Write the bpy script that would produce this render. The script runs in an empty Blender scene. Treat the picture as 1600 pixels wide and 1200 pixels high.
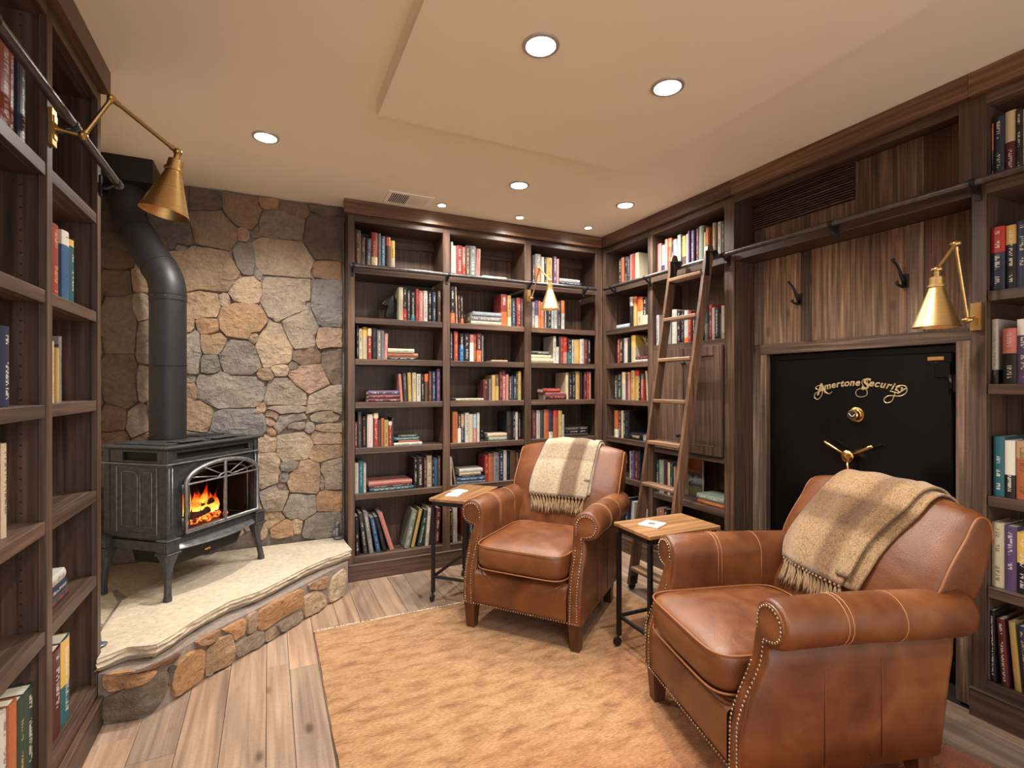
import bpy, bmesh, math, random
from mathutils import Vector, Matrix, noise
# ---------------------------------------------------------------- camera, world, lights, exposure
SC = bpy.context.scene
COL = SC.collection
PI = math.pi
F, YAW, CY, EYE = 791.306, 0.446764, 602.625, 1.2525
XL, XR, YB, H = -0.573, 2.4256, 3.3706, 2.44
HS = 2.38                                   # underside of the dropped ceiling box
cd = bpy.data.cameras.new('camera'); cam = bpy.data.objects.new('camera', cd); COL.objects.link(cam)
cd.sensor_width = 36; cd.lens = F/1600*36; cd.shift_y = (CY-600)/1600; cd.clip_start = .02
cam.location = (0, 0, EYE); cam.rotation_euler = (PI/2, 0, -YAW)
SC.camera = cam
w = bpy.data.worlds.new('world'); SC.world = w; w.use_nodes = True
w.node_tree.nodes['Background'].inputs[0].default_value = (1.0, 1.0, .98, 1)
w.node_tree.nodes['Background'].inputs[1].default_value = 1.7
vs = SC.view_settings
SC.display_settings.display_device = 'sRGB'
vs.view_transform = 'Standard'; vs.look = 'None'; vs.exposure = 0.42; vs.gamma = 1; vs.use_curve_mapping = False
SC.cycles.use_denoising = True
SC.cycles.max_bounces = 8; SC.cycles.diffuse_bounces = 8; SC.cycles.glossy_bounces = 4; SC.cycles.transmission_bounces = 6
SC.cycles.sample_clamp_indirect = 6.0
LAMP_W = 82
# (x, y, z, radius of the can, relative power, label)
CANS = [(.81, 1.47, HS, .062, 1, 'large round recessed downlight nearest the camera, left one on the dropped ceiling'),
        (1.353, 1.468, HS, .062, 1, 'round recessed downlight on the dropped ceiling, above the right armchair'),
        (-.016, 2.687, H, .061, 1.35, 'round recessed downlight over the hearth, leftmost of the three in that row'),
        (1.332, 2.684, H, .061, 1, 'round recessed downlight in the middle of the row over the far armchair'),
        (2.107, 2.677, H, .061, 1, 'round recessed downlight beside the ladder, rightmost of the far row'),
        (1.02, 3.195, H, .033, .30, 'small downlight beside the ceiling vent, close to the back bookcase'),
        (1.589, 3.191, H, .033, .30, 'middle small downlight of three along the back bookcase'),
        (2.154, 3.176, H, .033, .30, 'small downlight in the far corner of the room'),
        (.3, .1, H, .061, .8, 'unseen round downlight added for fill, above where the camera stands'),  # from here on: unseen downlights added as fill light
        (1.5, .1, H, .061, 1.1, 'unseen round downlight added for fill, behind the right armchair'),
        (.3, -.9, H, .061, 1.1, 'unseen round downlight added for fill, by the rear opening, left'),
        (1.5, -.9, H, .061, 1.1, 'unseen round downlight added for fill, by the rear opening, right')]
for i, (x, y, z, r, p, lab) in enumerate(CANS):
    l = bpy.data.lights.new('downlight_beam', 'SPOT'); l.energy = LAMP_W*p; l.color = (1, .95, .87)
    l.spot_size = math.radians(150); l.spot_blend = .75; l.shadow_soft_size = r*.55
    o = bpy.data.objects.new('downlight_beam', l); COL.objects.link(o); o.location = (x, y, z-.012)
# ---------------------------------------------------------------- helpers
random.seed(7)
def lin(c): return tuple(((v/255)/12.92 if v/255 <= .04045 else ((v/255+.055)/1.055)**2.4) for v in c)
def rgb(*c): return lin(c)+(1,)
CC, SS = math.cos(YAW), math.sin(YAW)
def at(px, py, axis, val):
    "the point of the plane x/y/z = val that the photograph shows at (px, py)"
    t = (px-800)/F; u = (CY-py)/F
    d = (SS+t*CC, CC-t*SS, u); o = (0, 0, EYE); i = 'xyz'.index(axis)
    k = (val-o[i])/d[i]
    return Vector((o[0]+k*d[0], o[1]+k*d[1], o[2]+k*d[2]))
class MB:
    def __init__(s): s.v = []; s.f = []; s.uv = {}; s.m = []
    def add(s, vs, fs, mi=0):
        b = len(s.v); s.v += [tuple(p) for p in vs]; s.f += [tuple(b+i for i in f) for f in fs]; s.m += [mi]*len(fs); return b
    def box(s, a, b, bev=0, mi=0):
        x0, y0, z0 = [min(a[i], b[i]) for i in range(3)]; x1, y1, z1 = [max(a[i], b[i]) for i in range(3)]
        e = min(bev, (x1-x0)*.45, (y1-y0)*.45, (z1-z0)*.45)
        if e <= 0:
            vs = [(x0,y0,z0),(x1,y0,z0),(x1,y1,z0),(x0,y1,z0),(x0,y0,z1),(x1,y0,z1),(x1,y1,z1),(x0,y1,z1)]
            s.add(vs, [(0,3,2,1),(4,5,6,7),(0,1,5,4),(1,2,6,5),(2,3,7,6),(3,0,4,7)], mi); return
        vs = []; idx = {}
        X = (x0, x1); Y = (y0, y1); Z = (z0, z1)
        for i in (0, 1):
            for j in (0, 1):
                for k in (0, 1):
                    sx = e if i == 0 else -e; sy = e if j == 0 else -e; sz = e if k == 0 else -e
                    for ax, p in (('x', (X[i], Y[j]+sy, Z[k]+sz)), ('y', (X[i]+sx, Y[j], Z[k]+sz)), ('z', (X[i]+sx, Y[j]+sy, Z[k]))):
                        idx[(i,j,k,ax)] = len(vs); vs.append(p)
        fs = []
        for i in (0, 1):
            q = [idx[(i,0,0,'x')], idx[(i,1,0,'x')], idx[(i,1,1,'x')], idx[(i,0,1,'x')]]; fs.append(q if i else q[::-1])
            q = [idx[(0,i,0,'y')], idx[(1,i,0,'y')], idx[(1,i,1,'y')], idx[(0,i,1,'y')]]; fs.append(q[::-1] if i else q)
            q = [idx[(0,0,i,'z')], idx[(1,0,i,'z')], idx[(1,1,i,'z')], idx[(0,1,i,'z')]]; fs.append(q if i else q[::-1])
        for j in (0, 1):
            for k in (0, 1):
                q = [idx[(0,j,k,'y')], idx[(1,j,k,'y')], idx[(1,j,k,'z')], idx[(0,j,k,'z')]]; fs.append(q if (j != k) == (j == 0) else q[::-1])
                q = [idx[(j,0,k,'x')], idx[(j,1,k,'x')], idx[(j,1,k,'z')], idx[(j,0,k,'z')]]; fs.append(q if j == k else q[::-1])
                q = [idx[(j,k,0,'x')], idx[(j,k,1,'x')], idx[(j,k,1,'y')], idx[(j,k,0,'y')]]; fs.append(q if (j != k) else q[::-1])
        for i in (0, 1):
            for j in (0, 1):
                for k in (0, 1):
                    t = [idx[(i,j,k,'x')], idx[(i,j,k,'y')], idx[(i,j,k,'z')]]; fs.append(t if (i+j+k) % 2 else t[::-1])
        s.add(vs, fs, mi)
    def obox(s, c, ax, ay, az, h, mi=0):
        "oriented box: centre, three unit axes, half sizes"
        c = Vector(c); ax, ay, az = Vector(ax)*h[0], Vector(ay)*h[1], Vector(az)*h[2]
        vs = [c+i*ax+j*ay+k*az for k in (-1, 1) for (i, j) in ((-1,-1),(1,-1),(1,1),(-1,1))]
        s.add(vs, [(0,3,2,1),(4,5,6,7),(0,1,5,4),(1,2,6,5),(2,3,7,6),(3,0,4,7)], mi)
    def tube(s, pts, r, n=10, cap=True, closed=False, mi=0):
        pts = [Vector(p) for p in pts]; rs = r if isinstance(r, (list, tuple)) else [r]*len(pts)
        rings = []; up = None; N = len(pts)
        for i, p in enumerate(pts):
            if closed: d = (pts[(i+1) % N]-pts[i-1])
            else: d = (pts[min(i+1, N-1)]-pts[max(i-1, 0)])
            d.normalize()
            if up is None: up = Vector((0,0,1)) if abs(d.z) < .9 else Vector((1,0,0))
            a = d.cross(up)
            if a.length < 1e-6: a = d.cross(Vector((0,1,0)))
            a.normalize(); b = a.cross(d); b.normalize(); up = b
            rings.append([p+rs[i]*(math.cos(t*2*PI/n)*a+math.sin(t*2*PI/n)*b) for t in range(n)])
        vs = [q for ring in rings for q in ring]; fs = []
        M = N if closed else N-1
        for i in range(M):
            i2 = (i+1) % N
            for t in range(n): fs.append((i*n+t, i*n+(t+1) % n, i2*n+(t+1) % n, i2*n+t))
        if cap and not closed: fs += [tuple(range(n))[::-1], tuple((N-1)*n+t for t in range(n))]
        s.add(vs, fs, mi)
    def lathe(s, c, prof, n=24, axis=(0,0,1), mi=0, cap=True):
        "prof: list of (radius, height along axis)"
        c = Vector(c); az = Vector(axis).normalized(); ax = az.orthogonal().normalized(); ay = az.cross(ax)
        vs = []; fs = []; P = len(prof)
        for (r, h) in prof:
            for t in range(n):
                a = t*2*PI/n; vs.append(c+az*h+ax*(r*math.cos(a))+ay*(r*math.sin(a)))
        for i in range(P-1):
            for t in range(n): fs.append((i*n+t, i*n+(t+1) % n, (i+1)*n+(t+1) % n, (i+1)*n+t))
        if cap: fs += [tuple(range(n))[::-1], tuple((P-1)*n+t for t in range(n))]
        s.add(vs, fs, mi)
    def prism(s, poly, fn, d0, d1, mi=0):
        "poly 2D points mapped by fn(a, b, d)"
        n = len(poly); vs = [fn(a, b, d0) for a, b in poly]+[fn(a, b, d1) for a, b in poly]
        fs = [tuple(range(n))[::-1], tuple(n+i for i in range(n))]+[(i, (i+1) % n, n+(i+1) % n, n+i) for i in range(n)]
        s.add(vs, fs, mi)
    def grid(s, nu, nv, fn, mi=0, wrapu=False, wrapv=False):
        vs = [fn(i/(nu-1 if not wrapu else nu), j/(nv-1 if not wrapv else nv)) for i in range(nu) for j in range(nv)]
        fs = []
        for i in range(nu if wrapu else nu-1):
            for j in range(nv if wrapv else nv-1):
                i2 = (i+1) % nu; j2 = (j+1) % nv
                fs.append((i*nv+j, i2*nv+j, i2*nv+j2, i*nv+j2))
        return s.add(vs, fs, mi)
    def sphere(s, c, r, n=8, m=5, mi=0, sc=(1,1,1)):
        c = Vector(c)
        vs = [c+Vector((0,0,-r*sc[2]))]
        for j in range(1, m):
            a = -PI/2+PI*j/m
            for t in range(n): vs.append(c+Vector((r*sc[0]*math.cos(a)*math.cos(2*PI*t/n), r*sc[1]*math.cos(a)*math.sin(2*PI*t/n), r*sc[2]*math.sin(a))))
        vs.append(c+Vector((0,0,r*sc[2]))); fs = []
        for t in range(n): fs.append((0, 1+(t+1) % n, 1+t))
        for j in range(m-2):
            for t in range(n): fs.append((1+j*n+t, 1+j*n+(t+1) % n, 1+(j+1)*n+(t+1) % n, 1+(j+1)*n+t))
        L = len(vs)-1; b = 1+(m-2)*n
        for t in range(n): fs.append((L, b+t, b+(t+1) % n))
        s.add(vs, fs, mi)
    def mesh(s, name, mats, smooth=False, mx=None, fix=True):
        me = bpy.data.meshes.new(name)
        vs = s.v if mx is None else [tuple(mx @ Vector(p)) for p in s.v]
        me.from_pydata(vs, [], s.f)
        for m in (mats if isinstance(mats, (list, tuple)) else [mats]): me.materials.append(m)
        if any(s.m): me.polygons.foreach_set('material_index', s.m)
        if fix:
            bm = bmesh.new(); bm.from_mesh(me); bmesh.ops.recalc_face_normals(bm, faces=bm.faces); bm.to_mesh(me); bm.free()
        if smooth:
            me.polygons.foreach_set('use_smooth', [True]*len(me.polygons))
            if smooth == 'auto':
                me.set_sharp_from_angle(angle=math.radians(38))
        me.update()
        return me
    def build(s, name, mats, parent=None, smooth=False, color=None, kind=None, fix=True, local=False):
        mx = None
        if parent is not None and not local: mx = WM[parent.name].inverted()
        me = s.mesh(name, mats, smooth, mx, fix)
        o = bpy.data.objects.new(name, me); COL.objects.link(o)
        if parent is not None: o.parent = parent; WM[o.name] = WM[parent.name]
        else: WM[o.name] = Matrix.Identity(4)
        if color: o.color = color
        if kind: o['kind'] = kind
        return o
WM = {}
def tag(o, label=None, cat=None, group=None, kind=None):
    if label: o['label'] = label
    if cat: o['category'] = cat
    if group: o['group'] = group
    if kind: o['kind'] = kind
    return o
def thing(name, label, cat, loc=(0,0,0), rz=0, group=None):
    o = bpy.data.objects.new(name, None); COL.objects.link(o); o.empty_display_size = .1
    o.location = loc; o.rotation_euler = (0, 0, rz)
    WM[o.name] = Matrix.Translation(Vector(loc)) @ Matrix.Rotation(rz, 4, 'Z')
    return tag(o, label, cat, group)
def structure(name, mb, mat, smooth=False, label=None):
    o = mb.build(name, mat, None, smooth); o['kind'] = 'structure'
    if label: o['label'] = label
    return o
def recentre(o):
    "put a world-built parentless mesh's origin at its base centre"
    me = o.data; xs = [v.co for v in me.vertices]
    c = Vector(((min(p.x for p in xs)+max(p.x for p in xs))/2, (min(p.y for p in xs)+max(p.y for p in xs))/2, min(p.z for p in xs)))
    me.transform(Matrix.Translation(-c)); o.location = c; WM[o.name] = Matrix.Translation(c); return o
# ---------------------------------------------------------------- materials
def newmat(name):
    m = bpy.data.materials.new(name); m.use_nodes = True; nt = m.node_tree; N = nt.nodes; L = nt.links
    b = N['Principled BSDF']; return m, nt, N, L, b
def nd(N, t, **k):
    n = N.new(t)
    for a, v in k.items():
        if a.startswith('i_'): n.inputs[a[2:].replace('_', ' ')].default_value = v
        else: setattr(n, a, v)
    return n
def mapping(N, L, scale, coord='Object', rot=(0,0,0)):
    tc = nd(N, 'ShaderNodeTexCoord'); mp = nd(N, 'ShaderNodeMapping'); mp.inputs['Scale'].default_value = scale; mp.inputs['Rotation'].default_value = rot
    L.new(tc.outputs[coord], mp.inputs['Vector']); return mp
def ramp(N, L, src, stops):
    r = nd(N, 'ShaderNodeValToRGB'); e = r.color_ramp.elements
    while len(e) < len(stops): e.new(.5)
    for i, (p, c) in enumerate(stops): e[i].position = p; e[i].color = c if len(c) == 4 else c+(1,)
    L.new(src, r.inputs[0]); return r
def mix(N, L, mode, fac, a, b):
    m = nd(N, 'ShaderNodeMix', data_type='RGBA', blend_type=mode)
    for s, v in ((0, fac), (6, a), (7, b)):
        if hasattr(v, 'links'): L.new(v, m.inputs[s])
        else: m.inputs[s].default_value = v
    return m.outputs[2]
def bump(N, L, b, h, strength=.3, dist=.002):
    n = nd(N, 'ShaderNodeBump'); n.inputs['Strength'].default_value = strength; n.inputs['Distance'].default_value = dist
    L.new(h, n.inputs['Height']); L.new(n.outputs[0], b.inputs['Normal']); return n
def simple(name, col, rough=.5, metal=0, **k):
    m, nt, N, L, b = newmat(name)
    b.inputs['Base Color'].default_value = col; b.inputs['Roughness'].default_value = rough; b.inputs['Metallic'].default_value = metal
    for a, v in k.items(): b.inputs[a.replace('_', ' ')].default_value = v
    return m
def noisy(name, col, col2, scale=(8,8,8), rough=.6, metal=0, bs=.2, bd=.002, detail=6, objcol=False, rr=None):
    m, nt, N, L, b = newmat(name); mp = mapping(N, L, scale)
    n = nd(N, 'ShaderNodeTexNoise'); n.inputs['Detail'].default_value = detail; n.inputs['Scale'].default_value = 1; L.new(mp.outputs[0], n.inputs['Vector'])
    r = ramp(N, L, n.outputs[0], [(.3, col), (.7, col2)])
    L.new(r.outputs[0], b.inputs['Base Color'])
    b.inputs['Roughness'].default_value = rough; b.inputs['Metallic'].default_value = metal
    if bs: bump(N, L, b, n.outputs[0], bs, bd)
    return m
def wood(name, axis, c1, c2, c3, rough=.42, streak=70, objcol=False, wear=0, vary=.25, bs=.12, saw=False):
    m, nt, N, L, b = newmat(name)
    sc = [streak, streak, streak]; sc['xyz'.index(axis)] = streak*.035
    mp = mapping(N, L, tuple(sc))
    oi = nd(N, 'ShaderNodeObjectInfo')
    off = nd(N, 'ShaderNodeVectorMath', operation='ADD'); L.new(mp.outputs[0], off.inputs[0])
    ml = nd(N, 'ShaderNodeMath', operation='MULTIPLY'); ml.inputs[1].default_value = 37.; L.new(oi.outputs['Random'], ml.inputs[0])
    cx = nd(N, 'ShaderNodeCombineXYZ'); [L.new(ml.outputs[0], cx.inputs[i]) for i in range(3)]
    L.new(cx.outputs[0], off.inputs[1])
    n = nd(N, 'ShaderNodeTexNoise'); n.inputs['Scale'].default_value = 1; n.inputs['Detail'].default_value = 6; n.inputs['Distortion'].default_value = .35
    L.new(off.outputs[0], n.inputs['Vector'])
    sc2 = [6, 6, 6]; sc2['xyz'.index(axis)] = 1.1
    mp2 = mapping(N, L, tuple(sc2)); off2 = nd(N, 'ShaderNodeVectorMath', operation='ADD'); L.new(mp2.outputs[0], off2.inputs[0]); L.new(cx.outputs[0], off2.inputs[1])
    n2 = nd(N, 'ShaderNodeTexNoise'); n2.inputs['Scale'].default_value = 1; n2.inputs['Detail'].default_value = 5; n2.inputs['Distortion'].default_value = .8
    L.new(off2.outputs[0], n2.inputs['Vector'])
    r = ramp(N, L, n.outputs[0], [(.28, c1), (.5, c2), (.75, c3)])
    r2 = ramp(N, L, n2.outputs[0], [(.3, (.55,.55,.55,1)), (.65, (1.25,1.2,1.15,1))])
    c = mix(N, L, 'MULTIPLY', .75, r.outputs[0], r2.outputs[0])
    rv = ramp(N, L, oi.outputs['Random'], [(0, (1-vary,)*3), (1, (1+vary,)*3)])
    c = mix(N, L, 'MULTIPLY', 1., c, rv.outputs[0])
    if objcol: c = mix(N, L, 'MULTIPLY', 1., c, oi.outputs['Color'])
    if saw:
        wv = nd(N, 'ShaderNodeTexWave', wave_type='BANDS', bands_direction={'x':'X','y':'Y','z':'Z'}[axis]); wv.inputs['Scale'].default_value = 20; wv.inputs['Distortion'].default_value = 9; wv.inputs['Detail'].default_value = 3; wv.inputs['Detail Scale'].default_value = 2.2
        tc = nd(N, 'ShaderNodeTexCoord'); L.new(tc.outputs['Object'], wv.inputs['Vector'])
        rw = ramp(N, L, wv.outputs['Fac'], [(.2, (.9,.9,.9,1)), (.8, (1.07,1.07,1.07,1))]); c = mix(N, L, 'MULTIPLY', .45, c, rw.outputs[0])
        # dark knots and nail holes
        vo = nd(N, 'ShaderNodeTexVoronoi', feature='DISTANCE_TO_EDGE' if False else 'F1'); vo.inputs['Scale'].default_value = 1; vo.inputs['Randomness'].default_value = 1
        s3 = [7, 7, 7]; s3['xyz'.index(axis)] = 3.2
        mp3 = mapping(N, L, tuple(s3)); o3 = nd(N, 'ShaderNodeVectorMath', operation='ADD'); L.new(mp3.outputs[0], o3.inputs[0]); L.new(cx.outputs[0], o3.inputs[1]); L.new(o3.outputs[0], vo.inputs['Vector'])
        rk = ramp(N, L, vo.outputs['Distance'], [(.05, (.25,.2,.18,1)), (.14, (1,1,1,1))]); c = mix(N, L, 'MULTIPLY', .8, c, rk.outputs[0])
    L.new(c, b.inputs['Base Color'])
    rr = ramp(N, L, n.outputs[0], [(0, (rough-.08,)*3), (1, (rough+.15,)*3)]); L.new(rr.outputs[0], b.inputs['Roughness'])
    bump(N, L, b, n.outputs[0], bs, .0015)
    return m
W1, W2, W3 = rgb(56,42,34), rgb(83,63,52), rgb(108,85,70)
WOOD = {a: wood('stained_wood_'+a, a, W1, W2, W3) for a in 'xyz'}
CROWN = {a: wood('crown_wood_'+a, a, rgb(68,47,34), rgb(98,71,53), rgb(127,96,74), rough=.36) for a in 'xy'}
BARN = wood('barn_wood_z', 'z', rgb(66,54,46), rgb(108,91,78), rgb(160,143,127), rough=.7, objcol=True, bs=.4, saw=True)
BARNY = wood('barn_wood_y', 'y', rgb(66,54,46), rgb(108,91,78), rgb(160,143,127), rough=.7, objcol=True, bs=.4, saw=True)
FLOORW = wood('reclaimed_floor', 'y', rgb(134,114,99), rgb(159,138,121), rgb(180,159,141), rough=.42, streak=46, objcol=True, bs=.15, vary=.12, saw=True)
LADW = wood('ladder_wood', 'z', rgb(74,53,41), rgb(102,76,60), rgb(126,98,78), rough=.35)
LADR = wood('ladder_rung_wood', 'y', rgb(108,80,62), rgb(138,107,85), rgb(160,128,104), rough=.35)
TABLEW = wood('oak_top', 'x', rgb(120,84,52), rgb(154,112,72), rgb(176,134,92), rough=.38, streak=40, vary=.05)
LEGW = wood('leg_wood', 'z', rgb(62,36,24), rgb(84,50,33), rgb(100,62,42), rough=.35)
PLASTER = noisy('plaster_tan', rgb(245,236,214), rgb(248,240,220), (3,3,3), .85, bs=.05)
WALLP = simple('wall_plaster', rgb(214,194,168), .85)
BLACKM = noisy('black_steel', rgb(30,28,28), rgb(38,36,36), (60,60,60), .42, .3, .05)
PIPEM = noisy('stove_pipe_black', rgb(38,36,40), rgb(46,44,48), (30,30,30), .5, .2, .04)
IRON = noisy('cast_iron', rgb(62,63,66), rgb(84,85,88), (40,40,40), .42, .5, .12)
IRONL = noisy('worn_iron_edge', rgb(120,120,122), rgb(160,160,162), (40,40,40), .35, .7, .1)
RAILM = noisy('dark_rail_steel', rgb(92,88,88), rgb(118,114,114), (50,50,50), .32, .85, .03)
def brassm(name, c1, c2, rough):
    m, nt, N, L, b = newmat(name); mp = mapping(N, L, (4,4,220))
    n = nd(N, 'ShaderNodeTexNoise'); n.inputs['Scale'].default_value = 1; n.inputs['Detail'].default_value = 3; L.new(mp.outputs[0], n.inputs['Vector'])
    r = ramp(N, L, n.outputs[0], [(.3, c1), (.7, c2)]); L.new(r.outputs[0], b.inputs['Base Color'])
    b.inputs['Metallic'].default_value = 1; b.inputs['Roughness'].default_value = rough; b.inputs['Anisotropic'].default_value = .5
    bump(N, L, b, n.outputs[0], .05, .0005); return m
BRASS = brassm('brushed_brass', rgb(200,166,110), rgb(220,188,130), .36)
GOLD = simple('polished_gold', rgb(226,184,120), .22, 1)
MORTAR = noisy('mortar', rgb(128,114,106), rgb(150,137,128), (45,45,45), .95, 0, .6, .006)
BLK = simple('black_void', rgb(8,7,7), .7)
SAFEM = simple('gloss_black_safe', rgb(8,8,11), .24, 0, Specular_IOR_Level=.3)
WHITE = simple('white_trim', rgb(252,248,240), .5)
PAGES = noisy('book_pages', rgb(214,202,182), rgb(232,222,204), (4,4,300), .85, 0, .2, .001)
# stone: object colour modulated by grain and blotches
def stonem(name, bs, blotch=1.):
    m, nt, N, L, b = newmat(name); oi = nd(N, 'ShaderNodeObjectInfo')
    mp = mapping(N, L, (1,1,1))
    n1 = nd(N, 'ShaderNodeTexNoise'); n1.inputs['Scale'].default_value = 7; n1.inputs['Detail'].default_value = 8; n1.inputs['Roughness'].default_value = .62; n1.inputs['Distortion'].default_value = .6; L.new(mp.outputs[0], n1.inputs['Vector'])
    n2 = nd(N, 'ShaderNodeTexNoise'); n2.inputs['Scale'].default_value = 42; n2.inputs['Detail'].default_value = 10; n2.inputs['Roughness'].default_value = .7; L.new(mp.outputs[0], n2.inputs['Vector'])
    mp3 = mapping(N, L, (5,5,11)); n3 = nd(N, 'ShaderNodeTexNoise', noise_type='RIDGED_MULTIFRACTAL'); n3.inputs['Scale'].default_value = 2.2; n3.inputs['Detail'].default_value = 6; n3.inputs['Distortion'].default_value = 1.0; L.new(mp3.outputs[0], n3.inputs['Vector'])
    r1 = ramp(N, L, n1.outputs[0], [(.3, (.74,.74,.77,1)), (.5, (1,.98,.96,1)), (.7, (1.2,1.13,1.04,1))])
    r2 = ramp(N, L, n2.outputs[0], [(.3, (.66,.66,.66,1)), (.7, (1.25,1.25,1.25,1))])
    c = mix(N, L, 'MULTIPLY', blotch, oi.outputs['Color'], r1.outputs[0]); c = mix(N, L, 'MULTIPLY', .8, c, r2.outputs[0])
    L.new(c, b.inputs['Base Color']); b.inputs['Roughness'].default_value = .82; b.inputs['Specular IOR Level'].default_value = .25
    a = nd(N, 'ShaderNodeMath', operation='MULTIPLY_ADD'); a.inputs[1].default_value = .35; L.new(n3.outputs[0], a.inputs[0]); 
    a2 = nd(N, 'ShaderNodeMath', operation='MULTIPLY_ADD'); a2.inputs[1].default_value = .5; L.new(n2.outputs[0], a2.inputs[0]); L.new(n1.outputs[0], a2.inputs[2]); L.new(a2.outputs[0], a.inputs[2])
    bump(N, L, b, a.outputs[0], bs, .035); return m
STONE = stonem('fieldstone', 1.)
SLAB = stonem('sandstone_slab', .06, .3)
# leather
def leather(name, c1, c2, c3, rough=.31):
    m, nt, N, L, b = newmat(name); mp = mapping(N, L, (1,1,1))
    n1 = nd(N, 'ShaderNodeTexNoise'); n1.inputs['Scale'].default_value = 5; n1.inputs['Detail'].default_value = 5; n1.inputs['Distortion'].default_value = .8; L.new(mp.outputs[0], n1.inputs['Vector'])
    n2 = nd(N, 'ShaderNodeTexNoise'); n2.inputs['Scale'].default_value = 24; n2.inputs['Detail'].default_value = 6; L.new(mp.outputs[0], n2.inputs['Vector'])
    v = nd(N, 'ShaderNodeTexVoronoi'); v.inputs['Scale'].default_value = 420; L.new(mp.outputs[0], v.inputs['Vector'])
    r1 = ramp(N, L, n1.outputs[0], [(.28, c1), (.5, c2), (.72, c3)]); r2 = ramp(N, L, n2.outputs[0], [(.3, (.9,.9,.9,1)), (.7, (1.08,1.08,1.08,1))])
    c = mix(N, L, 'MULTIPLY', .8, r1.outputs[0], r2.outputs[0]); L.new(c, b.inputs['Base Color'])
    rr = ramp(N, L, n2.outputs[0], [(.2, (rough-.06,)*3), (.8, (rough+.14,)*3)]); L.new(rr.outputs[0], b.inputs['Roughness'])
    b.inputs['Specular IOR Level'].default_value = .55
    n4 = nd(N, 'ShaderNodeTexNoise', noise_type='RIDGED_MULTIFRACTAL'); n4.inputs['Scale'].default_value = 6.5; n4.inputs['Detail'].default_value = 4; n4.inputs['Distortion'].default_value = 1.6; L.new(mp.outputs[0], n4.inputs['Vector'])
    cr = nd(N, 'ShaderNodeMath', operation='MULTIPLY_ADD'); cr.inputs[1].default_value = 1.6; L.new(n4.outputs[0], cr.inputs[0]); L.new(v.outputs['Distance'], cr.inputs[2])
    a = nd(N, 'ShaderNodeMath', operation='MULTIPLY_ADD'); a.inputs[1].default_value = 9.; L.new(n1.outputs[0], a.inputs[0]); L.new(cr.outputs[0], a.inputs[2])
    bump(N, L, b, a.outputs[0], .42, .0012); return m
LEATHER = leather('tan_leather', rgb(88,47,25), rgb(114,66,37), rgb(138,87,51))
WELT = simple('leather_welt', rgb(146,92,54), .4)
STITCH = simple('pale_seam', rgb(186,140,98), .6)
NAIL = simple('nickel_nailhead', rgb(186,166,142), .3, 1)
# rug
def rugm():
    m, nt, N, L, b = newmat('rug_wool'); mp = mapping(N, L, (1,1,1)); mps = mapping(N, L, (8,22,1))
    n1 = nd(N, 'ShaderNodeTexNoise'); n1.inputs['Scale'].default_value = 1; n1.inputs['Detail'].default_value = 7; n1.inputs['Roughness'].default_value = .62; n1.inputs['Distortion'].default_value = .25; L.new(mps.outputs[0], n1.inputs['Vector'])
    n2 = nd(N, 'ShaderNodeTexNoise'); n2.inputs['Scale'].default_value = 1.3; n2.inputs['Detail'].default_value = 3; L.new(mp.outputs[0], n2.inputs['Vector'])
    mpf = mapping(N, L, (60,190,90)); n3 = nd(N, 'ShaderNodeTexNoise'); n3.inputs['Scale'].default_value = 1; n3.inputs['Detail'].default_value = 5; L.new(mpf.outputs[0], n3.inputs['Vector'])
    r1 = ramp(N, L, n1.outputs[0], [(.26, rgb(122,84,52)), (.40, rgb(152,110,72)), (.52, rgb(171,130,90)), (.75, rgb(185,147,107))])
    sx = nd(N, 'ShaderNodeSeparateXYZ'); tc = nd(N, 'ShaderNodeTexCoord'); L.new(tc.outputs['Object'], sx.inputs[0])
    # redder towards the near right part of the rug (woven colour change)
    rx = nd(N, 'ShaderNodeMath', operation='MULTIPLY_ADD'); rx.inputs[1].default_value = .45; L.new(sx.outputs[0], rx.inputs[0])
    ry = nd(N, 'ShaderNodeMath', operation='MULTIPLY'); ry.inputs[1].default_value = -.5; L.new(sx.outputs[1], ry.inputs[0]); L.new(ry.outputs[0], rx.inputs[2])
    ad = nd(N, 'ShaderNodeMath', operation='MULTIPLY_ADD'); ad.inputs[1].default_value = 1.1; L.new(n2.outputs[0], ad.inputs[0]); L.new(rx.outputs[0], ad.inputs[2])
    r2 = ramp(N, L, ad.outputs[0], [(.2, (1,1,1,1)), (.8, rgb(226,158,122))])
    c = mix(N, L, 'MULTIPLY', 1., r1.outputs[0], r2.outputs[0])
    r3 = ramp(N, L, n3.outputs[0], [(.3, (.62,.60,.58,1)), (.7, (1.28,1.28,1.28,1))]); c = mix(N, L, 'MULTIPLY', .85, c, r3.outputs[0])
    L.new(c, b.inputs['Base Color']); b.inputs['Roughness'].default_value = .95; b.inputs['Sheen Weight'].default_value = .3; b.inputs['Specular IOR Level'].default_value = .1
    bump(N, L, b, n3.outputs[0], .7, .006); return m
RUG = rugm()
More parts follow.
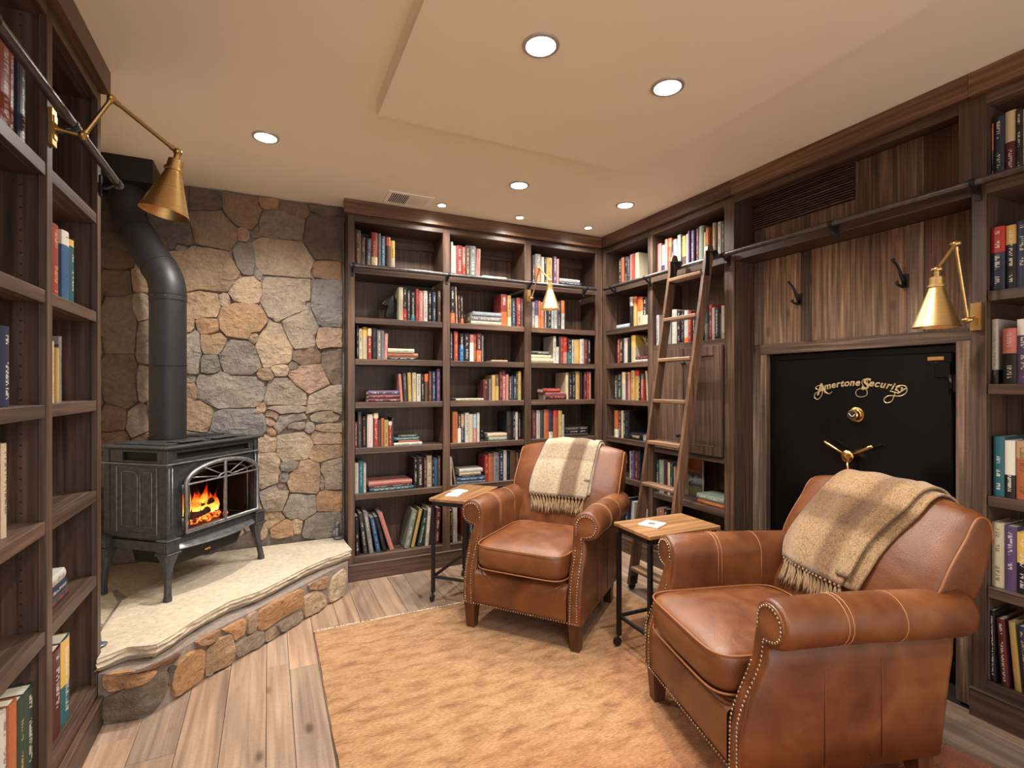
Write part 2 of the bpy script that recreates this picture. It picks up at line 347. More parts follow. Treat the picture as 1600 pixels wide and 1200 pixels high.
# blanket: woven checks from UV
def plaid(name, base, stripe_u, stripe_v, fuzz):
    m, nt, N, L, b = newmat(name); tc = nd(N, 'ShaderNodeTexCoord'); sx = nd(N, 'ShaderNodeSeparateXYZ'); L.new(tc.outputs['UV'], sx.inputs[0])
    ru = ramp(N, L, sx.outputs[0], stripe_u); rv = ramp(N, L, sx.outputs[1], stripe_v)
    ru.color_ramp.interpolation = rv.color_ramp.interpolation = 'LINEAR'
    c = mix(N, L, 'MULTIPLY', 1., ru.outputs[0], rv.outputs[0]); c = mix(N, L, 'MULTIPLY', 1., c, base)
    n = nd(N, 'ShaderNodeTexNoise'); n.inputs['Scale'].default_value = 120; n.inputs['Detail'].default_value = 8; n.inputs['Distortion'].default_value = 1.5; L.new(tc.outputs['Object'], n.inputs['Vector'])
    r3 = ramp(N, L, n.outputs[0], [(.36, (.42,.37,.33,1)), (.56, (1.22,1.2,1.18,1))]); c = mix(N, L, 'MULTIPLY', fuzz, c, r3.outputs[0])
    L.new(c, b.inputs['Base Color']); b.inputs['Roughness'].default_value = .95; b.inputs['Sheen Weight'].default_value = .4; b.inputs['Specular IOR Level'].default_value = .1
    bump(N, L, b, n.outputs[0], .6, .003); return m
D_ = (.42,.34,.30,1); Wt = (1,1,1,1); M_ = (.78,.72,.66,1)
PLAID1 = plaid('cream_plaid_wool', rgb(172,157,134), [(0, Wt), (.10, Wt), (.12, (.92,.9,.86,1)), (.5, (1,.98,.95,1)), (.56, (.44,.34,.31,1)), (.80, (.44,.34,.31,1)), (.86, Wt)],
               [(0, Wt), (.24, Wt), (.26, (.72,.68,.66,1)), (.29, (.84,.82,.80,1)), (.42, (.66,.62,.62,1)), (.48, Wt)], .55)
PLAID2 = plaid('brown_plaid_wool', rgb(158,130,98), [(0, (.7,.62,.54,1)), (.12, (.95,.9,.84,1)), (.4, Wt), (.56, (.9,.84,.78,1)), (.64, (.56,.48,.46,1)), (.8, (.66,.58,.54,1)), (.86, Wt)],
               [(0, Wt), (.16, Wt), (.2, (.56,.52,.46,1)), (.33, (.52,.46,.42,1)), (.38, Wt), (.5, (1.1,1.08,1,1))], .7)
TASSEL = noisy('wool_tassel', rgb(132,106,78), rgb(184,156,122), (120,120,30), .95, 0, .4)
# book cover: object colour + custom properties c2 (colour), split, ct (text colour)
def bookm():
    m, nt, N, L, b = newmat('book_cover'); oi = nd(N, 'ShaderNodeObjectInfo')
    a2 = nd(N, 'ShaderNodeAttribute', attribute_type='OBJECT', attribute_name='c2'); a3 = nd(N, 'ShaderNodeAttribute', attribute_type='OBJECT', attribute_name='ct')
    asx = nd(N, 'ShaderNodeAttribute', attribute_type='OBJECT', attribute_name='sp')
    uv = nd(N, 'ShaderNodeUVMap'); uv.uv_map = 'UVMap'; s = nd(N, 'ShaderNodeSeparateXYZ'); L.new(uv.outputs[0], s.inputs[0])
    sp = nd(N, 'ShaderNodeSeparateXYZ'); L.new(asx.outputs['Vector'], sp.inputs[0])   # x lower bound, y upper bound of the second colour, z seed
    def mth(op, a, bb, c=None):
        q = nd(N, 'ShaderNodeMath', operation=op)
        for i, v in enumerate((a, bb, c)):
            if v is None: continue
            if hasattr(v, 'links'): L.new(v, q.inputs[i])
            else: q.inputs[i].default_value = v
        return q.outputs[0]
    v = s.outputs[1]; u = s.outputs[0]
    inb = mth('MULTIPLY', mth('GREATER_THAN', v, sp.outputs[0]), mth('LESS_THAN', v, sp.outputs[1]))
    c = mix(N, L, 'MIX', inb, oi.outputs['Color'], a2.outputs['Color'])
    # title print: random cells inside a strip of the spine
    cell = nd(N, 'ShaderNodeCombineXYZ'); L.new(mth('FLOOR', mth('MULTIPLY', v, 64), 0), cell.inputs[0]); L.new(mth('FLOOR', mth('MULTIPLY', u, 6), 0), cell.inputs[1]); L.new(sp.outputs[2], cell.inputs[2])
    wn = nd(N, 'ShaderNodeTexWhiteNoise', noise_dimensions='3D'); L.new(cell.outputs[0], wn.inputs['Vector'])
    word = nd(N, 'ShaderNodeCombineXYZ'); L.new(mth('FLOOR', mth('MULTIPLY', v, 9), 0), word.inputs[0]); L.new(sp.outputs[2], word.inputs[1])
    wn2 = nd(N, 'ShaderNodeTexWhiteNoise', noise_dimensions='3D'); L.new(word.outputs[0], wn2.inputs['Vector'])
    msk = mth('MULTIPLY', mth('GREATER_THAN', wn.outputs['Value'], .42), mth('GREATER_THAN', wn2.outputs['Value'], .3))
    msk = mth('MULTIPLY', msk, mth('MULTIPLY', mth('GREATER_THAN', u, .33), mth('LESS_THAN', u, .67)))
    msk = mth('MULTIPLY', msk, mth('MULTIPLY', mth('GREATER_THAN', v, .1), mth('LESS_THAN', v, .93)))
    fr = mth('FRACT', mth('MULTIPLY', v, 64), 0); msk = mth('MULTIPLY', msk, mth('GREATER_THAN', fr, .25))
    msk = mth('MULTIPLY', msk, a3.outputs['Alpha']) if False else mth('MULTIPLY', msk, .85)
    c = mix(N, L, 'MIX', msk, c, a3.outputs['Color'])
    n = nd(N, 'ShaderNodeTexNoise'); n.inputs['Scale'].default_value = 30; n.inputs['Detail'].default_value = 5
    r = ramp(N, L, n.outputs[0], [(.3, (.88,.88,.88,1)), (.7, (1.08,1.08,1.08,1))]); c = mix(N, L, 'MULTIPLY', 1., c, r.outputs[0])
    L.new(c, b.inputs['Base Color']); b.inputs['Roughness'].default_value = .42; return m
BOOK = bookm()
# ---------------------------------------------------------------- room shell
YR = -1.7                                   # rear end of the room, behind the camera (opening added to let world fill light in)
mb = MB(); mb.box((-1.0, YR, -.06), (2.85, 3.75, -.012)); FLOOR = structure('floor', mb, simple('subfloor', rgb(40,30,24), .9), label='reclaimed oak plank floor in brown and grey tones')
edges = [-.57, -.43, -.29, -.154, -.011, .08, .2, .33, .44, .568, .693, .80, .93, 1.05, 1.19, 1.31, 1.4, 1.53, 1.66, 1.78, 1.9, 2.02, 2.13, 2.228, 2.352, 2.44]
edges = [-.95, -.83, -.70]+edges
tones = [(1.04,.98,.93), (.93,.91,.9), (1.1,1.02,.95), (.88,.87,.88), (1.08,.97,.9), (1.0,.94,.9), (.95,.93,.92), (1.13,1.03,.94)]
rp = random.Random(11)
for i in range(len(edges)-1):
    y = YR-rp.uniform(0, .8)
    while y < 3.7:
        L_ = rp.uniform(.7, 1.5); y0, y1 = max(y, YR), min(y+L_, 3.7)
        if y1-y0 > .05:
            m_ = MB(); m_.box((edges[i]+.0008, y0+.0008, -.012), (edges[i+1]-.0008, y1-.0008, rp.uniform(-.0006, 0)), .0012)
            t = rp.choice(tones); o = m_.build('plank', FLOORW, FLOOR); q = rp.uniform(.92, 1.07); o.color = tuple(v*q for v in t)+(1,)
        y += L_
mb = MB(); mb.box((-.97, YR, H), (2.8, 3.72, H+.08)); CEIL = structure('ceiling', mb, PLASTER, label='smooth tan plaster ceiling')
mb = MB(); mb.box((.402, YR+.02, HS), (1.775, 2.155, H+.01), .007); structure('ceiling', mb, PLASTER, 'auto', label='shallow dropped box in the middle of the ceiling')
mb = MB(); mb.box((-.97, 3.553, -.01), (.452, 3.72, H)); WB = structure('wall_back', mb, MORTAR, label='irregular fieldstone wall behind the stove')
mb = MB(); mb.box((.452, 3.66, -.01), (2.8, 3.72, H)); structure('wall_back', mb, WALLP)
mb = MB(); mb.box((-.97, YR, -.01), (-.90, 3.56, H)); structure('wall_left', mb, WALLP)
mb = MB(); mb.box((2.74, YR, -.01), (2.8, 3.7, H)); structure('wall_right', mb, WALLP)
mb = MB(); mb.box((-.97, YR-.1, 2.1), (2.8, YR, H)); mb.box((-.97, YR-.1, -.01), (-.6, YR, H)); mb.box((2.3, YR-.1, -.01), (2.8, YR, H)); structure('wall_rear', mb, WALLP)
# ---------------------------------------------------------------- stones of the back wall
SC3 = {'db': (98,82,74), 'br': (124,100,84), 'or': (170,132,102), 'to': (178,148,118), 'dg': (100,93,88), 'tb': (150,128,108), 'gy': (142,134,126),
       'gb': (128,112,98), 'tg': (168,150,130), 'tn': (186,162,136), 'og': (192,148,108), 'gt': (160,146,132), 'pk': (184,150,128), 'bg': (128,126,128), 'lt': (198,178,152), 'rb': (126,94,76)}
A3 = """510 98 78 50 db;690 150 82 82 br;808 118 46 30 or;930 140 68 42 br;1075 138 75 32 db;345 255 108 72 dg;560 243 102 84 tb;690 262 28 40 to;747 262 22 16 gy;868 222 104 72 gb;1075 285 92 106 db;
505 425 178 96 to;700 372 54 74 gy;878 372 146 92 tg;1085 425 74 46 or;705 525 74 62 tn;898 560 118 116 gt;1085 590 88 112 bg;503 592 80 64 to;604 567 24 32 tn;694 668 110 84 og;524 690 54 42 og;548 765 64 54 to;958 690 90 102 gt;
834 772 84 98 tn;672 842 88 86 gy;1092 742 72 54 pk;990 836 62 44 br;536 868 48 44 gy;795 916 38 26 to;862 896 40 28 tn;930 875 24 18 gy;1000 940 94 72 pk;1112 868 54 88 gb;630 1000 166 88 gy;894 1022 104 84 gt;1076 1062 86 94 gt;
488 1110 68 84 to;660 1130 136 66 bg;912 1138 74 54 gy;1090 1172 66 36 tn;828 1110 36 40 tb;740 742 28 30 to;970 580 20 16 gy;765 445 16 26 gy;
85 330 75 95 br;90 485 74 62 br;110 682 84 132 tb;215 610 40 62 gt;225 760 34 112 gt;215 480 44 44 tn;115 942 92 114 br;222 950 34 80 gt;80 1128 64 66 rb;200 1150 54 76 gt;90 180 84 76 db;250 130 84 60 db;455 800 38 116 gy;442 690 22 44 to;450 1000 30 46 to;445 935 22 22 gy;330 440 60 60 tb;330 600 70 80 gt;330 760 66 80 tn;330 930 66 84 gt;330 1100 66 90 tg;-30 300 60 110 br;-30 520 60 100 rb;-30 760 60 110 br;-30 1000 60 110 br;400 80 40 50 br;170 60 70 50 db;400 320 30 20 gy"""
B3 = """275 45 185 60 gt;620 85 150 105 gt;320 185 130 75 gt;140 140 60 55 pk;480 215 48 48 gy;635 285 130 78 pk;105 370 84 72 tn;340 380 148 122 lt;620 440 132 72 to;120 600 96 160 tn;300 565 92 46 gy;250 655 54 42 gy;
430 665 130 138 to;680 620 92 140 gt;170 830 108 122 gt;390 915 130 106 gy;650 870 105 84 og;150 1030 92 70 to;250 1110 96 66 og;360 1080 46 66 tn;590 1080 140 92 gy;40 1120 50 70 tn;140 262 38 36 or;45 40 50 46 to;590 700 26 60 gy;220 760 60 40 gt"""
YS = 3.545
stones = []
def addst(txt, ox, oy, s):
    for q in txt.replace('\n', '').split(';'):
        f = q.split()
        if not f: continue
        cx, cy, rx, ry = map(float, f[:4])
        p = at(ox+cx/s, oy+cy/s, 'y', YS); p1 = at(ox+(cx+rx)/s, oy+cy/s, 'y', YS); p2 = at(ox+cx/s, oy+(cy-ry)/s, 'y', YS)
        if p.z < .22 or p.x < -.97: continue
        stones.append((p.x, p.z, abs(p1.x-p.x), abs(p2.z-p.z), SC3[f[4]]))
addst(A3, 150, 280, 3); addst(B3, 400, 630, 5.714)
for q in [(180,745,28,30,'br'), (215,735,25,30,'tb'), (190,800,34,24,'br'), (240,780,30,28,'gt'), (290,740,34,34,'gb'), (330,700,30,26,'gt'), (360,760,34,34,'tb'), (300,800,34,24,'gt'), (350,815,30,20,'tn'), (180,690,22,20,'rb'), (230,690,24,18,'tb'), (385,800,22,22,'tn'), (260,820,30,20,'gb'), (210,830,26,18,'tb'), (300,690,24,16,'gy')]:
    p = at(q[0], q[1], 'y', YS); p1 = at(q[0]+q[2], q[1], 'y', YS); p2 = at(q[0], q[1]-q[3], 'y', YS); stones.append((p.x, p.z, abs(p1.x-p.x), abs(p2.z-p.z), SC3[q[4]]))
rs = random.Random(5)
def stone_mesh(pts, fn, depth, seed, rough=.004):
    "pts: outline (a,b) counterclockwise about its centroid; fn(a, b, d) -> point, d out of the wall"
    n = len(pts); ca = sum(p[0] for p in pts)/n; cb = sum(p[1] for p in pts)/n
    m_ = MB(); vs = []; rings = [(1.0, -.012), (1.0, depth*.72), (.97, depth*.95), (.86, depth), (.55, depth*1.03), (.27, depth*1.05)]
    for k, (sc, d) in enumerate(rings):
        for (a, b) in pts:
            x, y = ca+(a-ca)*sc, cb+(b-cb)*sc
            q = noise.noise(Vector((x*9+seed, y*9, seed*1.7))); q2 = noise.noise(Vector((x*26+seed, y*26, seed)))
            dd = d+(q*rough*3.4+q2*rough*2.2 if k >= 2 else 0)
            vs.append(fn(x+q2*.0015, y+q*.0015, dd))
    vs.append(fn(ca, cb, depth*1.08)); fs = []
    for k in range(len(rings)-1):
        for i in range(n): fs.append((k*n+i, k*n+(i+1) % n, (k+1)*n+(i+1) % n, (k+1)*n+i))
    c = len(vs)-1; b = (len(rings)-1)*n
    for i in range(n): fs.append((b+i, b+(i+1) % n, c))
    m_.add(vs, fs); return m_
ar0 = lambda p: True
X0, X1, Z0, Z1 = -.9, .438, .245, 2.432
for i, (x, z, rx, rz, c) in enumerate(stones):
    pts = []; n = 32; near = [s for j, s in enumerate(stones) if j != i and abs(s[0]-x) < rx+s[2]+.12 and abs(s[1]-z) < rz+s[3]+.12]
    for t in range(n):
        a = 2*PI*t/n; ca, sa = math.cos(a), math.sin(a)
        # squarish superellipse reach, capped by the neighbours
        q = (abs(ca/rx)**4+abs(sa/rz)**4)**(-1/4)
        lim = q*1.34; st = .003; r = 0
        while r < lim:
            r += st; px, pz = x+r*ca, z+r*sa
            own = ((abs(px-x)/rx)**2.4+(abs(pz-z)/rz)**2.4)
            if any(((abs(px-s[0])/s[2])**2.4+(abs(pz-s[1])/s[3])**2.4) < own for s in near): break
        r = max(r-.0026, .006)*(1+.05*noise.noise(Vector((ca*3+i, sa*3, 0))))
        pts.append((min(max(x+r*ca, X0), X1), min(max(z+r*sa, Z0), Z1)))
    # broken, angular outline: straight runs between a few corners
    def dp(P, tol):
        if len(P) < 3: return P
        a, c_ = P[0], P[-1]; L_ = math.hypot(c_[0]-a[0], c_[1]-a[1]) or 1e-9
        ds = [abs((c_[0]-a[0])*(a[1]-p[1])-(a[0]-p[0])*(c_[1]-a[1]))/L_ for p in P[1:-1]]; k = max(range(len(ds)), key=lambda e: ds[e])
        if ds[k] < tol: return [a, c_]
        return dp(P[:k+2], tol)[:-1]+dp(P[k+1:], tol)
    far = max(range(n), key=lambda k: math.hypot(pts[k][0]-x, pts[k][1]-z)); P_ = pts[far:]+pts[:far]; h_ = n//2
    tol = max(.004, .09*min(rx, rz)); cor = dp(P_[:h_+1], tol)[:-1]+dp(P_[h_:]+[P_[0]], tol)[:-1]
    pts = []
    for a_, b_ in zip(cor, cor[1:]+cor[:1]):
        L_ = math.hypot(b_[0]-a_[0], b_[1]-a_[1]); k_ = max(2, int(L_/.022))
        for e in range(k_):
            q = (e+.12)/k_ if e == 0 else e/k_; w_ = .0035*noise.noise(Vector((a_[0]*40+e, b_[1]*40, i)))*(0 if e == 0 else 1)
            pts.append((a_[0]+(b_[0]-a_[0])*q+w_, a_[1]+(b_[1]-a_[1])*q+w_))
        q = 1-.12/k_; pts.append((a_[0]+(b_[0]-a_[0])*q, a_[1]+(b_[1]-a_[1])*q))
    n = len(pts)
    ar = (max(p[0] for p in pts)-min(p[0] for p in pts))*(max(p[1] for p in pts)-min(p[1] for p in pts))
    if ar < .0006: continue
    dep = rs.uniform(.017, .034)*(1 if ar > .004 else .7)
    m_ = stone_mesh(pts, lambda a, b, d: (a, 3.553-d, b), dep, i*3.1)
    o = m_.build('stone', STONE, WB, 'auto'); q = rs.uniform(.93, 1.06); o.color = rgb(*[min(255, (v*.7+m*.3)*q*1.08) for v, m in zip(c, (148,141,129))])
# ---------------------------------------------------------------- hearth
HZ = .25
foot = [(-.5715, 2.35)]+[tuple(at(px, py, 'z', 0))[:2] for px, py in ((163.6,1131), (221,1122), (264,1099), (318,1061), (367,1032), (434,993), (514,943), (544,926))]
HE = thing('hearth', 'raised corner hearth of fieldstone with a thick pale sandstone top', 'hearth', (-.2, 3.1, 0))
poly = foot+[(.441, 3.55), (-.899, 3.55), (-.899, 2.394), (-.5715, 2.394)]
mb = MB(); mb.prism(poly, lambda a, b, d: (a, b, d), 0, .185); mb.build('core', MORTAR, HE)
def hface(px, py):
    "hit of the photograph's ray with the hearth's front faces -> (arc length, z)"
    t = (px-800)/F; u = (CY-py)/F; d = (SS+t*CC, CC-t*SS); s = 0; best = None
    for (a, b) in zip(foot[1:-1], foot[2:]):
        ex, ey = b[0]-a[0], b[1]-a[1]; L_ = math.hypot(ex, ey); det = d[0]*(-ey)+d[1]*ex
        k = (a[0]*(-ey)+a[1]*ex)/det; q = ((k*d[0]-a[0])*ex+(k*d[1]-a[1])*ey)/L_/L_
        lo = -.3 if a == foot[1] else -1e-6; hi = 1.3 if b == foot[-1] else 1+1e-6
        if lo <= q <= hi: best = (s+q*L_, EYE+k*u); break
        s += L_
    return best
def hpoint(s, z, d):
    t = 0
    for (a, b) in zip(foot[1:-1], foot[2:]):
        L_ = math.hypot(b[0]-a[0], b[1]-a[1])
        if s <= t+L_ or b == foot[-1]:
            q = (s-t)/L_; nx, ny = (b[1]-a[1])/L_, -(b[0]-a[0])/L_
            return (a[0]+(b[0]-a[0])*q+nx*d, a[1]+(b[1]-a[1])*q+ny*d, z)
        t += L_
HS3 = [("20 740,100 715,200 725,330 750,260 815,150 850,60 865,25 840", 'og'), ("20 930,120 880,250 830,385 760,390 850,350 950,250 1010,120 1045,20 1040", 'gb'), ("440 740,520 660,610 620,620 700,610 800,450 905,430 850", 'og'),
       ("650 620,720 560,790 530,810 600,800 690,640 790,635 700", 'to'), ("90 690,300 660,470 640,440 690,330 735,200 712", 'rb'), ("575 570,650 525,720 495,700 550,640 585,590 592", 'or'), ("740 500,800 465,880 425,880 500,820 555,800 515", 'og'),
       ("900 415,955 378,950 480,890 520", 'tn'), ("820 590,900 540,990 500,1000 570,930 640,850 680,825 640", 'gt'), ("980 380,1100 310,1240 245,1235 350,1120 410,1020 480,975 485", 'og'), ("1008 520,1070 475,1100 510,1080 552,1008 582", 'tg'),
       ("1085 462,1150 422,1235 378,1240 430,1110 522", 'gt'), ("1285 215,1340 185,1400 162,1400 225,1330 242,1290 240", 'to'), ("1255 300,1320 258,1370 272,1385 330,1330 390,1255 432", 'tn'), ("1420 230,1440 170,1510 120,1505 270,1450 310,1410 335", 'lt'),
       ("410 735,450 720,430 760,410 840,395 800", 'dg')]
for i, (t, c) in enumerate(HS3):
    pp = [hface(160+float(q.split()[0])/4, 860+float(q.split()[1])/4) for q in t.split(',')]
    if None in pp: continue
    pp = [(a, min(max(b, .008), .182)) for a, b in pp]
    pc = (sum(p[0] for p in pp)/len(pp), sum(p[1] for p in pp)/len(pp)); pp = [(pc[0]+(p[0]-pc[0])*1.10, min(max(pc[1]+(p[1]-pc[1])*1.16, .006), .186)) for p in pp]
    for _ in range(2):      # corner cutting
        q = []
        for k in range(len(pp)):
            a, b = pp[k], pp[(k+1) % len(pp)]; q += [(a[0]*.84+b[0]*.16, a[1]*.84+b[1]*.16), (a[0]*.16+b[0]*.84, a[1]*.16+b[1]*.84)]
        pp = q
    m_ = stone_mesh(pp, hpoint, rs.uniform(.012, .018), 50+i*2.3)
    o = m_.build('stone', STONE, HE, 'auto'); o.color = rgb(*SC3[c])
for i, (y0, y1, z0, z1, c) in enumerate(((3.33, 3.42, .1, .18, 'to'), (3.34, 3.5, .01, .09, 'gt'))):      # return side by the bookcase
    pass
# slab with a chiselled front edge
fr = [tuple(at(px, py, 'z', HZ))[:2] for px, py in ((150,1013), (200,1011), (237,1008), (246,1006), (272,991), (300,972), (330,955), (360,939), (384,931), (405,924), (430,912), (453,900), (480,886), (510,873), (532,866), (550,859))]
fr = [(-.57, 2.33)]+[p for p in fr if p[0] > -.565]
dense = []
for a, b in zip(fr[:-1], fr[1:]):
    for k in range(5): q = k/5; dense.append((a[0]*(1-q)+b[0]*q, a[1]*(1-q)+b[1]*q))
dense.append(fr[-1])
R3 = at(540, 841.5, 'z', HZ)
tail = [(.448, 3.30), (.440, 3.38), (.436, 3.52)]
mb = MB(); nF = len(dense); rows = [(0, 0, 0), (.004, -.004, .3), (.000, -.014, 1), (.010, -.024, 1), (.004, -.034, 1), (.016, -.046, 1), (.030, -.062, .6)]
def inn(k): # inward direction
    a, b = dense[max(k-1, 0)], dense[min(k+1, nF-1)]; L_ = math.hypot(b[0]-a[0], b[1]-a[1]); return (-(b[1]-a[1])/L_, (b[0]-a[0])/L_)
vs = []
for (ins, dz, rg) in rows:
    for k, (x, y) in enumerate(dense):
        nx, ny = inn(k); q = noise.noise(Vector((x*22, y*22, dz*90)))*.009*rg+noise.noise(Vector((x*60, y*60, dz*200)))*.004*rg
        vs.append((x+nx*(ins+q), y+ny*(ins+q), HZ+dz+noise.noise(Vector((x*30, y*30, dz*50)))*.004*rg))
fs = [(r*nF+k, r*nF+k+1, (r+1)*nF+k+1, (r+1)*nF+k) for r in range(len(rows)-1) for k in range(nF-1)]
b0 = len(vs); vs += [(x, y, HZ) for x, y in tail]+[(-.29, 3.52, HZ), (-.62, 2.92, HZ), (-.62, 2.395, HZ), (-.5715, 2.394, HZ)]
fs.append(tuple(range(nF))+tuple(range(b0, len(vs))))
b1 = len(vs); vs += [(x, y, HZ-.062) for x, y in tail]+[(-.29, 3.52, HZ-.062), (-.62, 2.92, HZ-.062), (-.62, 2.395, HZ-.062), (-.5715, 2.394, HZ-.062)]
lr = (len(rows)-1)*nF; fs.append((tuple(lr+k for k in range(nF))+tuple(range(b1, len(vs))))[::-1])
ring0 = [nF-1]+list(range(b0, b1))+[0]; ring1 = [lr+nF-1]+list(range(b1, len(vs)))+[lr]
fs += [(ring0[k], ring0[k+1], ring1[k+1], ring1[k]) for k in range(len(ring0)-1)]
# side strips close with the edge rows
mb.add(vs, fs); o = mb.build('slab', SLAB, HE, 'auto'); o.color = rgb(200,187,166)
flag = [[(-.9,2.395),(-.635,2.395),(-.635,2.66),(-.9,2.70)], [(-.9,2.715),(-.635,2.675),(-.635,2.91),(-.7,3.1),(-.9,3.08)], [(-.9,3.095),(-.69,3.115),(-.60,2.955),(-.445,3.245),(-.6,3.52),(-.9,3.52)], [(-.435,3.26),(-.31,3.50),(-.585,3.52)]]
for i, p in enumerate(flag):
    m_ = MB(); m_.prism(p, lambda a, b, d: (a, b, d), .18, HZ-.004); o = m_.build('flagstone', SLAB, HE); o.color = rgb(*[(186,170,146), (178,166,146), (184,168,142), (172,162,146)][i])
mb = MB(); mb.prism([(-.899,2.395),(-.622,2.395),(-.6,2.9),(-.28,3.53),(-.9,3.53)], lambda a, b, d: (a, b, d), .18, HZ-.012); mb.build('joint_mortar', MORTAR, HE)
# ---------------------------------------------------------------- bookcases
DEP = .285
class Case:
    def __init__(s, axis, plane, sg): s.axis, s.plane, s.sg = axis, plane, sg
    def pt(s, a, d, z): return (a, s.plane+s.sg*d, z) if s.axis == 'x' else (s.plane+s.sg*d, a, z)
    def box(s, mb, a0, a1, d0, d1, z0, z1, bev=0): mb.box(s.pt(a0, d0, z0), s.pt(a1, d1, z1), bev)
    def part(s, name, parent, a0, a1, d0, d1, z0, z1, g, bev=.0012, mats=WOOD):
        m_ = MB(); s.box(m_, a0, a1, d0, d1, z0, z1, bev); return m_.build(name, mats[g], parent)
KB = Case('x', YB, 1); KR = Case('y', XR, 1); KL = Case('y', XL, -1)
def bookcase(K, label, stiles, shelves, g, base=True, b1=0, ztop=2.31, ends=(None, None), upper=None):
    a0 = min(s[0] for s in stiles); a1 = max(s[1] for s in stiles)
    c = K.pt((a0+a1)/2, DEP/2, 0); t = thing('bookcase', label, 'bookcase', (c[0], c[1], 0))
    for (p, q) in stiles: K.part('stile', t, p, q, 0, .02, .105, 2.351, 'z')
    for k, (p, q) in enumerate(stiles):
        m_ = (p+q)/2; lo, hi = (m_-.012, m_+.012)
        if k == 0: lo, hi = (p+.001, p+.026) if ends[0] is None else ends[0]
        if k == len(stiles)-1: lo, hi = (q-.026, q-.001) if ends[1] is None else ends[1]
        K.part('side_panel', t, lo, hi, .0205, DEP, .0, 2.351, 'z')
    for k in range(len(stiles)-1):
        p, q = stiles[k][1], stiles[k+1][0]; L0 = (stiles[k][0]+stiles[k][1])/2+.0125 if k else stiles[0][0]+.027; L1 = (stiles[k+1][0]+stiles[k+1][1])/2-.0125 if k < len(stiles)-2 else stiles[-1][1]-.027
        K.part('top_rail', t, p, q, 0, .02, ztop, 2.351, g); K.part('bottom_rail', t, p, q, 0, .02, .105, .146, g)
        K.part('back_panel', t, L0, L1, DEP-.012, DEP-.001, .02, 2.351, 'z')
        K.part('cleat', t, L0, L1, DEP-.03, DEP-.0125, 2.235, 2.29, g); K.part('top_panel', t, L0, L1, .021, DEP-.031, 2.31, 2.33, g)
        for j, z in enumerate(shelves[k]):
            fix = j == 0 and K is not KL
            K.part('shelf', t, (p if fix else L0+.002), (q if fix else L1-.002), (.0 if fix else .022) if z > .2 else .021, DEP-.0135, z-.038, z, g, .0015)
            if z > .2 and not fix: K.part('shelf_nosing', t, p+.003, q-.003, .003, .0215, z-.038, z, g, .0015)
    if base:
        K.part('baseboard', t, a0, a1-b1, -.019, -.0005, 0, .098, g); K.part('base_cap', t, a0, a1-b1, -.021, -.0003, .0985, .108, g, .003)
    return t
def crown(K, t, a0, a1, g):
    K.part('crown_board', t, a0, a1, -.03, .02, 2.3515, H-.001, g, .002, CROWN)
SZ = [2.014, 1.693, 1.426, 1.144, .848, .552, .148]
BB = bookcase(KB, 'tall dark wood bookcase with three bays across the back wall', [(.454,.495),(1.086,1.135),(1.721,1.775),(2.362,2.4243)], [SZ]*3, 'x', b1=.021); crown(KB, BB, .428, 2.395, 'x')
RA = bookcase(KR, 'narrow one-bay dark wood bookcase in the far right corner', [(2.806,2.83),(3.33,3.3696)], [SZ[::1]], 'y', b1=.021, ends=((2.806, 2.829), (3.3305, 3.369)))
crown(KR, RA, 2.806, 3.34, 'y')
RB = bookcase(KR, 'dark wood bookcase with panelled cupboard doors behind the ladder', [(2.090,2.159),(2.78,2.8055)], [[2.014,1.533,.508,.148]], 'y', ends=((2.0905, 2.1585), (2.781, 2.805)))
crown(KR, RB, 2.088, 2.8055, 'y')
RC = bookcase(KR, 'dark wood bookcase at the right edge, beyond the safe', [(.15,.19),(.945,.989)], [[2.012,1.607,1.259,.839,.498,.13]], 'y', ends=((.151,.175), (.9455,.9885))); crown(KR, RC, .15, .989, 'y')
LA = bookcase(KL, 'dark wood bookcase along the left wall, with rows of shelf-pin holes', [(.95,.99),(1.40,1.44),(1.88,1.92),(2.352,2.392)], [[1.889,1.525,1.198,.865,.552,.148]]*3, 'y', b1=.05); crown(KL, LA, .95, 2.392, 'y')
# shelf pin holes on the dividers of the left bookcase that face the camera
mb = MB()
for ya in (1.8885, 2.367):
    for z in [i*.032+.22 for i in range(66)]:
        for d in (.06,): mb.lathe((XL-d, ya-.0004, z), [(.0026, -.0002), (.0026, .0002)], 6, (0, 1, 0))
o = mb.build('shelf_pin_holes', BLK, LA); o['kind'] = 'stuff'
mb = MB(); KL.box(mb, 1.8885, 1.9, .0205, DEP, .2, 2.3); 
# doors of the cupboard
def door(parent, y0, y1, z0, z1, knob):
    f = MB(); KR.box(f, y0, y1, -.019, -.0008, z0, z1, .0015); d = None
    m_ = MB()
    w_ = .058
    for (p, q, r, s_) in ((y0, y0+w_, z0, z1), (y1-w_, y1, z0, z1), (y0+w_, y1-w_, z0, z0+w_), (y0+w_, y1-w_, z1-w_, z1)): KR.box(m_, p, q, -.02, -.001, r, s_, .0012)
    KR.box(m_, y0+w_-.002, y1-w_+.002, -.011, -.0015, z0+w_-.002, z1-w_+.002)
    d = m_.build('door', WOOD['z'], parent)
    for (yk, zk) in knob:
        k = MB(); k.lathe((XR-.02, yk, zk), [(.006,0),(.005,.012),(.012,.018),(.013,.026),(.008,.031)], 12, (-1,0,0)); k.build('knob', BLACKM, d, True)
    return d
door(RB, 2.162, 2.468, .828, 1.493, [(2.448, 1.395)])
door(RB, 2.472, 2.777, .828, 1.493, [(2.492, .93)])
KR.part('cupboard_floor', RB, 2.16, 2.779, .0, DEP-.014, .79, .826, 'y')
